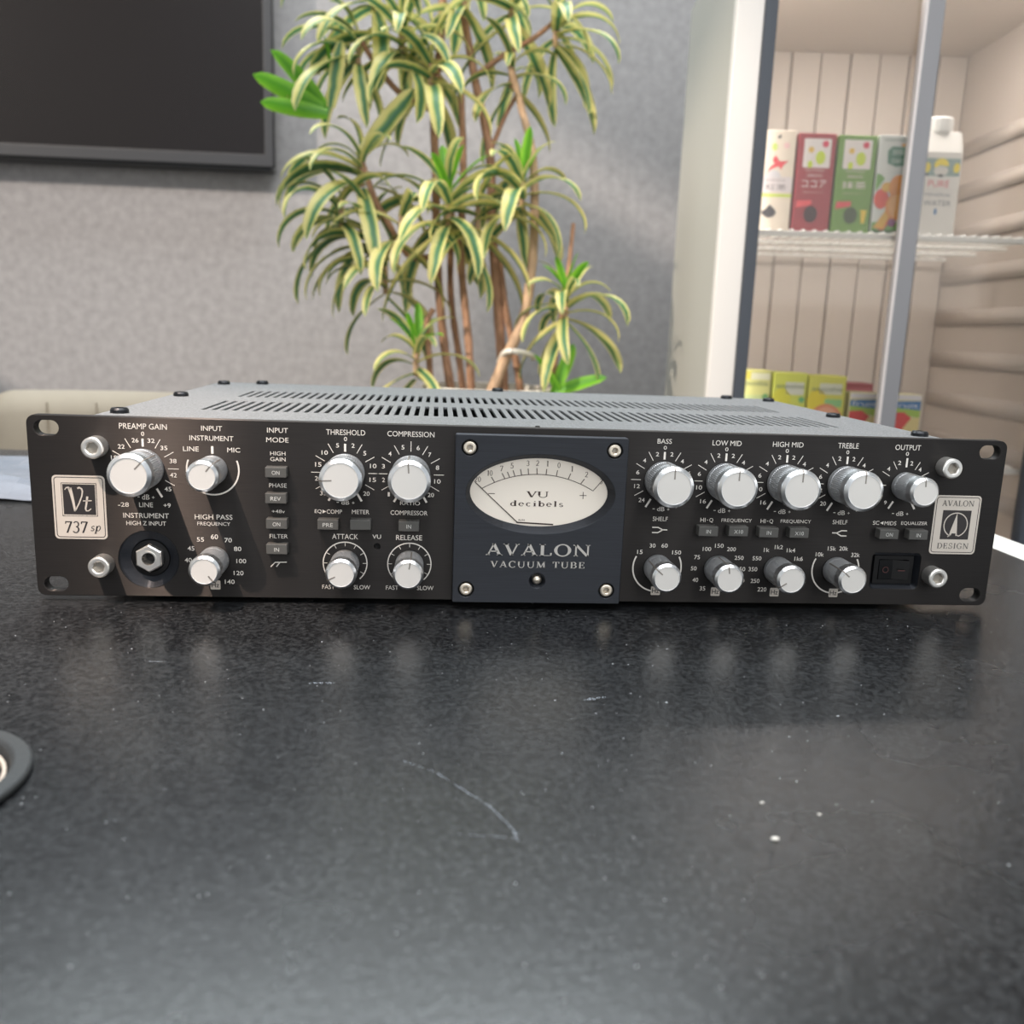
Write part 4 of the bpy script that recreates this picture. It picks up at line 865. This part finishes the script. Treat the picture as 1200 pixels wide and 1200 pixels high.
def leaf_mesh(name, L, Wd, e0, droop, m, seed):
    """one strap leaf, arching out along +x and falling; UV runs across the blade"""
    r = random.Random(seed); bm = NB(); uvl = bm.loops.layers.uv.new('UVMap'); n = 12
    x, z = 0, 0; e = math.radians(e0); rows = []
    for i in range(n+1):
        t = i/n; w = Wd*(0.42+1.15*math.sin(PI*min(t*0.80+0.10, 1))**1.1*0.52)*(1 if t < 0.80 else max(0.03, math.sqrt(max(0, 1-((t-0.80)/0.20)**2))))
        nx_, nz_ = -math.sin(e), math.cos(e); tw = math.sin(t*3+seed)*0.12
        row = []
        for k in range(5):
            s = -1+k/2; f = (abs(s))*w*0.17
            row.append(bm.verts.new((x+nx_*(f+s*w*tw), s*w/2, z+nz_*(f+s*w*tw))))
        rows.append(row); x += math.cos(e)*L/n; z += math.sin(e)*L/n
        e -= math.radians(droop)/n*(0.5+1.0*t)
    for i in range(n):
        for k in range(4):
            f = bm.faces.new((rows[i][k], rows[i+1][k], rows[i+1][k+1], rows[i][k+1])); f.smooth = True
            for l, (a, b) in zip(f.loops, ((i, k), (i+1, k), (i+1, k+1), (i, k+1))): l[uvl].uv = (b/4*0.8, a/n)
    me = bpy.data.meshes.new(name); bmesh.ops.scale(bm, verts=bm.verts, vec=(S, S, S)); bm.to_mesh(me); bm.free(); me.materials.append(m); return me
LM = {}
for vn, (e0, dr) in enumerate(((68, 70), (48, 100), (30, 115), (12, 105), (-12, 80), (-38, 50))):
    for k in range(2): LM[vn, k] = leaf_mesh('leaf', 132, 20.5, e0+k*6, dr+k*22, M['leaf'], vn*2+k)
GM = [leaf_mesh('leaf', 105, 22, e, d, M['leaf_green'], 40+i) for i, (e, d) in enumerate(((76, 15), (58, 35), (38, 60)))]
nleaf = 0
def leaf(me, p, az, sc, roll=0):
    global nleaf
    o = bpy.data.objects.new('leaf', me); COL.objects.link(o); o.parent = plant
    o.location = (p-PL)*S; o.rotation_euler = (roll, 0, az); o.scale = (sc, sc*rp.uniform(0.85, 1.12), sc); nleaf += 1
def rosette(u, v, D, n, sc, green=0, stemh=45, low=5, bias=None):
    c = at(u, v, D)
    bm = NB(); tube(bm, [c-PL+Vector((0, 0, -stemh*0.9)), c-PL+Vector((0, 0, -stemh*0.4)), c-PL], [4, 4.2, 3], 8); obj('shoot', bm, M['bark_pale'], plant, local=True)
    a = rp.uniform(0, 6)
    for i in range(n):
        t = i/max(n-1, 1); a += 2.4+rp.uniform(-0.25, 0.25)
        az = a
        if bias is not None and rp.random() < 0.45: az = bias+rp.uniform(-0.9, 0.9)
        vn = min(int(0.4+t*low+rp.uniform(-0.3, 0.6)), 5)
        leaf(LM[vn, rp.randrange(2)], c+Vector((0, 0, -stemh*t)), az, sc*rp.uniform(0.78, 1.12)*(0.75+0.35*min(1, t*2)), rp.uniform(-0.3, 0.3))
    for i in range(green):
        az = a+i*2.4; leaf(GM[min(i//2, 2)], c+Vector((0, 0, 2)), az, sc*rp.uniform(0.6, 0.85), rp.uniform(-0.3, 0.3))
#        u    v    depth n  scale
rosette(472, 28, 1325, 22, 1.05)
rosette(420, 40, 1330, 16, 1.0, bias=PI)
rosette(505, 70, 1318, 14, 1.05)
rosette(545, -25, 1330, 14, 1.0)
rosette(600, -10, 1345, 13, 1.0)
rosette(652, 22, 1360, 17, 0.92, bias=0.0)
rosette(600, 70, 1370, 12, 0.8)
rosette(440, -25, 1340, 12, 1.05)
rosette(424, 185, 1322, 19, 0.98, bias=PI)
rosette(436, 262, 1332, 17, 1.0, bias=PI*0.9)
rosette(452, 312, 1345, 12, 0.9, bias=-2.6)
rosette(526, 232, 1300, 22, 1.1, green=4)
rosette(612, 212, 1330, 19, 0.95, green=3)
rosette(488, 408, 1310, 13, 0.8, green=5)
rosette(664, 345, 1318, 20, 0.86, green=5)
rosette(560, 238, 1330, 8, 0.9)
rosette(400, 232, 1325, 8, 0.95, bias=PI)
rosette(470, 250, 1318, 8, 0.9)
# bright new growth reaching out at the left and low at the right
def aim_leaf(me, u, v, D, u2, v2, D2, sc, roll=0):
    p, q = at(u, v, D), at(u2, v2, D2); d = q-p
    o = bpy.data.objects.new('leaf', me); COL.objects.link(o); o.parent = plant; o.location = (p-PL)*S
    o.rotation_mode = 'QUATERNION'; o.rotation_quaternion = d.to_track_quat('X', 'Z') @ __import__('mathutils').Quaternion((1, 0, 0), roll); o.scale = (sc, sc, sc)
GS = leaf_mesh('leaf', 100, 24, 8, 16, M['leaf_green'], 71)
LS = leaf_mesh('leaf', 120, 26, 8, 18, M['leaf'], 72)
aim_leaf(GS, 382, 132, 1318, 296, 88, 1300, 1.15, 1.2); aim_leaf(GS, 380, 128, 1318, 314, 58, 1310, 1.15, 1.1); aim_leaf(GS, 386, 122, 1320, 376, 42, 1315, 1.0, 1.3); aim_leaf(GS, 384, 134, 1316, 318, 122, 1290, 0.95, 1.3)
aim_leaf(LS, 424, 180, 1318, 486, 104, 1300, 1.0, -1.2)
aim_leaf(LS, 388, 126, 1318, 398, 60, 1310, 0.8, 1.2)
aim_leaf(GS, 648, 462, 1330, 668, 412, 1330, 0.8, 1.2); aim_leaf(GS, 650, 460, 1330, 694, 448, 1320, 0.8, 1.1); aim_leaf(GS, 655, 462, 1330, 640, 440, 1320, 0.7, 0.5)

# ================================================================== glass-door drinks fridge
FY = -math.atan2(0.1143, 1.0141)
FO = Vector((292, 681, -750)); FZ = 750
fr = thing('drinks_fridge', 'white glass-fronted drinks fridge with sliding doors standing by the felt wall', 'fridge', FO, FY)
FW, FD, FH = 447, 385, 750+628
def fp(name, bm, m, parent=None, **k): return obj(name, bm, m, parent or fr, local=True, **k)
bm = NB(); box(bm, -4, 2, 4, FD, 60, FH); fp('side_panel', bm, M['fridge'], bevel=1.2)
bm = NB(); box(bm, FW-2, FW+4, 4, FD, 60, FH); fp('side_panel', bm, M['fridge'], bevel=1.2)
bm = NB(); box(bm, 2, FW-2, FD-6, FD, 60, FH); fp('rear_panel', bm, M['fridge'])
bm = NB(); box(bm, 0, FW, 6, FD, FH, FH+12); fp('roof_panel', bm, M['fridge'], bevel=3)
# front surround and blue-grey gasket
bm = plate_xz([rrect(-5, 60, FW+5, FH+8, 6, 4), rrect(27, 190, FW-27, FH-60, 3, 3)], -4, 16, 1.5); fp('front_surround', bm, M['fridge_front'])
bm = plate_xz([rrect(27.2, 190.2, FW-27.2, FH-60.2, 3, 3), rrect(42, 206, FW-42, FH-76, 2, 3)], -6, 16, 1.0); fp('door_gasket', bm, M['gasket'])
bm = NB(); box(bm, 10, FW-10, 30, 340, 20, 60); fp('plinth', bm, M['black'])
for x in (30, FW-30):
    for y in (50, 330): bm = NB(); lathe(bm, [(16, 0), (16, 6), (8, 8), (8, 22)], 18, 'z', (x, y, 0)); fp('foot', bm, M['black'])
# liner: ribbed back made of boards, ribbed side wall, floor and roof
nb = 9; x0, x1 = 16, 416
bm = NB(); box(bm, 16, 416, 356, 360, 190, FH-60); fp('liner_back', bm, M['liner_dark'])
wd = (x1-x0)/nb
for i in range(nb):
    bm = NB(); box(bm, x0+i*wd+1.2, x0+(i+1)*wd-1.2, 351-(2 if i % 2 else 0), 356.5, 195, FH-64); fp('back_board', bm, M['liner'], bevel=1.2)
bm = NB(); box(bm, 2.2, 16, 16, 360, 190, FH-60); fp('liner_side', bm, M['liner'])
bm = NB(); box(bm, 416, 444.8, 16, 360, 190, FH-60); ls = fp('liner_side', bm, M['liner'])
for i in range(16):  # ribs stand in for streaks of blinds reflected in the glass
    z = 230+i*62
    bm = NB(); box(bm, 412.5, 419, 30, 350, z, z+26); bmesh.ops.bevel(bm, geom=bm.edges[:], offset=3, segments=2, affect='EDGES'); fp('shelf_rail', bm, M['liner'], smooth=True)
bm = NB(); box(bm, 16, 416, 16, 356, 186, 196); fp('liner_floor', bm, M['liner'])
bm = NB(); box(bm, 16, 416, 16, 356, FH-64, FH-56); fp('liner_roof', bm, M['liner'])
# wire shelves
def shelf(z):
    s = None
    bm = NB(); box(bm, 44, FW-44+20, 24, 28, z-8.5, z-1)
    s = fp('wire_shelf', bm, M['wire'], bevel=1.4)
    bm = NB()
    for i in range(26):
        x = 48+i*14; tube(bm, [Vector((x, 24, z-2)), Vector((x, 26, z)), Vector((x, 340, z))], [1.5]*3, 6)
    for y in (60, 150, 240, 338): tube(bm, [Vector((17, y, z-3)), Vector((414, y, z-3))], [2, 2], 6)
    o = obj('shelf_wires', bm, M['wire'], s, local=True); o['kind'] = 'stuff'
for z in (267.5, -18, -300): shelf(z+FZ)
# area lights added to brighten the fridge, behind the surround and under its roof
def fridge_fill(name, x, y, z, tx, ty, tz, e, sx, sy):
    c, q = math.cos(FY), math.sin(FY)
    f = lambda X, Y, Z: (FO.x+X*c-Y*q, FO.y+X*q+Y*c, Z)
    return light(name, 'AREA', f(x, y, z), f(tx, ty, tz), e, (1.0, 0.97, 0.95), shape='RECTANGLE', size=sx, size_y=sy)
fridge_fill('fridge_fill_light', 24, 30, 50, 300, 300, 50, 0.9, 0.02, 1.0)
fridge_fill('fridge_fill_light', FW-24, 30, 50, 150, 300, 50, 1.7, 0.02, 1.0)
fridge_fill('fridge_roof_fill', 223, 60, 552, 223, 180, 0, 1.1, 0.34, 0.06)
# sliding doors: pane and grey stiles
d1 = fp('sliding_door', (lambda b: (box(b, 43, 216, 6, 9, 208, FH-78), b)[1])(NB()), M['glass'])
bm = NB(); box(bm, 211.5, 233, -3, 10, 206, FH-76); st = obj('door_stile', bm, M['stile'], d1, local=True, bevel=1.2)
bm = NB(); box(bm, 209.5, 213.5, -4.5, 8, 207, FH-77); obj('stile_highlight', bm, M['stile_highlight'], d1, local=True, bevel=0.8)
d2 = fp('sliding_door', (lambda b: (box(b, 228, FW-41, 13, 16, 208, FH-78), b)[1])(NB()), M['glass'])

# ================================================================== cartons
def fwp(x, y, z):
    c, s = math.cos(FY), math.sin(FY); return Vector((FO.x+x*c-y*s, FO.y+x*s+y*c, z))
def carton(name, label, x0, x1, z0, h, col, group, y=42, depth=38, tilt=0):
    o = fwp((x0+x1)/2, y, z0)
    t = thing(name, label, 'carton', o, FY+tilt, group)
    w = (x1-x0)/2
    bm = NB(); box(bm, -w, w, 0, depth, 0, h); obj('carton_body', bm, flat('print_%d_%d_%d' % col, col), t, local=True, bevel=1.2)
    return t, w, h
def art(t, polys, name='printed_art'):
    """polys: list of (rgb, [polygons in carton coordinates], layer)"""
    bm = NB(); ms = []
    for rgb, pl, ly in polys:
        m = flat('print_%d_%d_%d' % rgb, rgb)
        if m not in ms: ms.append(m)
        for p in pl: ngon(bm, p, -0.15-0.08*ly, ms.index(m))
    obj(name, bm, ms, t, local=True)
def word(t, s, cx, cz, w, h, rgb, ly=3, bold=0.0):
    bm = NB(); text(bm, s, cx, cz, w, h, -0.15-0.08*ly, bold); fixn(bm); obj('lettering', bm, flat('print_%d_%d_%d' % rgb, rgb), t, local=True)
def rc(x0, z0, x1, z1): return [(x0, z0), (x1, z0), (x1, z1), (x0, z1)]
ZU, ZL = 267.6, -17.9
G1 = 'cartons on the upper shelf'
t, w, h = carton('tea_carton', 'cream tea carton with a red horse and dark tea heap, first from the gasket', 46, 89, ZU, 119, (232, 220, 202), G1)
horse = [(-6, 83), (-3, 89), (0, 86), (3, 82), (14, 83), (8, 78), (5, 72), (3, 76), (-2, 75), (-8, 72), (-11, 66), (-9, 74), (-6, 77), (-3, 80)]
art(t, [((222, 214, 214), [rc(-w+1, 46, w-1, 64)], 1), ((206, 222, 110), [rc(-w+1, 40, w-1, 44)], 1), ((226, 84, 92), [horse], 2), ((214, 212, 214), [arc_pts(-3, 63, 9, -90, 90, 14)], 1), ((70, 68, 72), [[(-15, 22), (-9, 26), (-5, 31), (1, 26), (4, 22), (1, 17), (-6, 15), (-12, 18)], [(-2, 109), (0, 113), (3, 112), (1, 109)]], 2), ((205, 222, 120), [circ(-4.5, 99, 3.6, 14, 4.6)], 2), ((238, 200, 196), [circ(10, 101, 3.8, 14)], 2)])
word(t, '紅茶', 1, 52, 26, 7, (120, 112, 114)); word(t, '麦芽豆乳', 0, 60, 26, 3.4, (168, 160, 160))
def logo_carton(label, x0, x1, hh, col, word_, dark, red, extra, tag_):
    t, w, h = carton('soy_milk_carton', label, x0, x1, ZU, hh, col, G1)
    art(t, [((236, 230, 226), [rrect(-w+7, 76, w-6, 110, 1.5, 3)], 1), ((206, 228, 66), [circ(5, 88, 6, 18, 8), circ(-7, 80, 3.2, 14, 4.5)], 2), ((222, 70, 96), [circ(10, 104, 4, 14)], 2), ((232, 196, 96), [circ(-7, 97, 3.6, 12)], 2), (red, [[(-w+3, 28), (-w+22, 32), (-w+22, 38), (-w+4, 37)]], 2), (dark, [circ(-1, 21, 8.5, 20, 10)], 2)]+extra)
    word(t, word_, 0, 57, 30, 9, (240, 228, 222)); word(t, '調製豆乳', 0, 67, 19, 3.6, (232, 214, 208)); word(t, '飲みきりサイズ', 0, 47, 24, 2, (228, 206, 200)); word(t, tag_, 0, 73, 24, 2.4, (236, 222, 216))
    return t
logo_carton('dark red cocoa soy milk carton with a white picture square', 92, 138, 116.5, (166, 62, 70), 'ココア', (62, 34, 40), (236, 92, 98), [], 'SOYMILK')
logo_carton('leaf green tea soy milk carton with a white picture square', 141, 188, 115.5, (116, 158, 72), '抹茶', (66, 84, 50), (226, 88, 90), [((236, 208, 74), [[(13, 12), (17, 12), (19, 28), (11, 28)]], 2)], 'SOYMILK')
t, w, h = carton('juice_carton', 'white vegetable juice carton with oranges and a green emblem, beside the grey stile', 190, 233, ZU, 117, (226, 232, 228), G1)
art(t, [((88, 140, 116), [[(-9, 84), (-10, 98), (-5, 104), (14, 103), (16, 96), (13, 82), (2, 80)]], 2), ((118, 172, 88), [[(-w+1, 1), (w-1, 1), (w-1, 12), (6, 16), (-w+1, 14)], [(-w+1, 50), (-10, 66), (-14, 70), (-w+1, 72)]], 1), ((232, 92, 74), [circ(-12, 42, 9, 16, 12), [(-w+3, 8), (-2, 30), (6, 22), (-6, 4)]], 2), ((236, 190, 84), [circ(-6, 56, 7, 12, 6), [(-18, 8), (2, 40), (8, 36), (-6, 6)]], 3), ((240, 160, 74), [circ(8, 56, 12, 18, 15), circ(9, 34, 15, 24, 17)], 4), ((246, 184, 112), [circ(9, 34, 12, 24, 14)], 5), ((70, 104, 62), [circ(17, 56, 4, 12, 7), rc(-w+2, 1, w-2, 5)], 6), ((236, 176, 80), [rc(6, 104, 17, 107)], 3), ((150, 84, 130), [circ(4, 14, 5, 12)], 5)])
word(t, '野菜', 3, 97, 14, 6, (214, 232, 222)); word(t, 'DAY', 3, 87, 14, 5, (214, 232, 222)); word(t, 'GREEN FARM', -2, 111, 26, 2.6, (110, 140, 126))
# water carton with screw cap
o = fwp(273, 48, ZU)
wt = thing('water_carton', 'white mineral water carton with a big screw cap and yellow-spotted band, right of the stile', 'carton', o, FY, G1)
bm = NB(); w, h, dp = 24, 127, 44
prof = [(0, 1.0), (98, 1.0), (127, 1.0)]
rings = []
for z, f, fr_ in ((0, 1, 0), (100, 1, 0), (124, 1.0, 9), (126, 0.96, 10)):
    rings.append([bm.verts.new(p) for p in ((-w*f+3, fr_, z), (w*f-3, fr_, z), (w*f, fr_+3, z), (w*f, dp-3, z), (w*f-3, dp, z), (-w*f+3, dp, z), (-w*f, dp-3, z), (-w*f, fr_+3, z))])
for A, B in zip(rings, rings[1:]):
    for k in range(8): bm.faces.new((A[k], A[(k+1) % 8], B[(k+1) % 8], B[k]))
bm.faces.new(rings[0][::-1]); bm.faces.new(rings[-1])
obj('carton_body', bm, flat('water_white', (232, 230, 224)), wt, local=True, bevel=0.8)
bm = NB(); lathe(bm, [(16, 125), (16.4, 129), (16.4, 141), (15.2, 143.5), (0.5, 144)], 40, 'z', (-2, 22, 0), mod=lambda k, i: 0.985 if i % 2 else 1); obj('screw_cap', bm, flat('cap_white', (236, 236, 232)), wt, local=True)
art(wt, [((150, 172, 166), [rc(-w+3, 72, w-3, 93)], 1), ((240, 220, 70), [arc_pts(-2, 84, 9, -90, 90, 14)+[(3, 84), (-4, 85), (-9, 81)], circ(-19, 82, 4, 12, 6), circ(17, 82, 4, 12, 6)], 2), ((222, 220, 212), [circ(-2, 78, 9, 16, 6)], 3), ((70, 74, 72), [rc(-5, 71, 1, 74), rc(-21, 72, -17, 75)], 4), ((96, 142, 190), [circ(-3, 30, 2, 8, 4)], 2), ((196, 194, 190), [rc(-w+3, 55.5, w-3, 56)], 1)])
word(wt, 'PURE', -3, 63, 26, 8, (222, 116, 122)); word(wt, 'MINERAL', -2, 50, 34, 4.5, (156, 158, 162)); word(wt, 'WATER', -2, 40, 34, 6.5, (128, 132, 138))
# lower shelf
G2 = 'cartons on the lower shelf'
Y_ = (228, 226, 110)
def low(label, x0, x1, hh, cols, s, fruit, y=42, wcol=(120, 136, 110)):
    t, w, h = carton('juice_carton', label, x0, x1, ZL, hh, cols, G2, y=y)
    art(t, fruit(w, h)); word(t, s, 0, h-(14 if hh < 100 else 17), w*1.6, 6, wcol); return t
low('yellow-green lemon juice carton on the lower shelf, nearest the gasket', 44, 85, 112, (218, 218, 140), 'smoothie', lambda w, h: [((222, 210, 90), [rc(-w+2, h-12, -w+14, h-2)], 1), ((226, 226, 196), [rc(-w+15, h-12, w-2, h-4)], 1), ((120, 178, 110), [circ(w-6, h-34, 4, 12), ], 2), ((200, 214, 150), [rc(-w+8, h-46, w-8, h-32)], 1), ((214, 176, 120), [circ(-w+6, h-50, 8, 14)], 2)])
low('yellow-green apple juice carton on the lower shelf, second from the gasket', 88, 132, 110, (216, 224, 96), 'smoothie', lambda w, h: [((226, 224, 70), [circ(-w+12, h-34, 12, 16, 14)], 1), ((222, 226, 210), [rc(-6, h-28, w-4, h-12)], 1), ((110, 184, 120), [circ(w-6, h-34, 4, 12)], 2), ((228, 90, 86), [circ(-6, h-64, 17, 20, 20)], 2)])
low('yellow grapefruit juice carton with a pink fruit slice, third on the lower shelf', 134, 182, 108, (222, 222, 100), 'smoothie', lambda w, h: [((238, 222, 60), [circ(-w+12, h-34, 13, 16, 16)], 1), ((222, 226, 206), [rc(-10, h-24, w-5, h-10)], 1), ((150, 210, 140), [rc(-w+22, h-40, w-4, h-30)], 2), ((234, 150, 110), [circ(1, h-60, 22, 26, 24)], 3), ((242, 178, 146), [circ(1, h-60, 18, 24, 20)], 4)])
def picnic(w, h): return [((232, 232, 238), [rc(-w+1, h-7, w-1, h-1)], 1), ((74, 130, 190), [[(-w+1, h-17), (w-1, h-20), (w-1, h-8), (-w+1, h-10)]], 1), ((170, 204, 90), [[(-w+1, h-25), (w-1, h-30), (w-1, h-20), (-w+1, h-17)]], 1), ((224, 78, 74), [[(-w+1, h-46), (-4, h-48), (8, h-30), (-2, h-23), (-w+1, h-24)]], 3), ((230, 214, 150), [[(-w+1, 1), (w-1, 1), (w-1, h-29), (6, h-31), (-w+1, h-50)]], 2)]
low('small blue and red apple drink carton on the lower shelf, left of the stile', 188, 227, 88, (226, 222, 180), 'fruit', picnic, wcol=(226, 234, 244))
low('small blue and red apple drink carton on the lower shelf, right of the stile', 242, 281, 88, (226, 222, 180), 'fruit', picnic, wcol=(226, 234, 244))
low('dark pink drink carton standing behind the small blue and red one, left of the stile', 190, 232, 98, (168, 84, 92), 'berry', lambda w, h: [((196, 110, 120), [rc(-w+3, h-24, w-3, h-6)], 1)], y=84, wcol=(230, 200, 204))
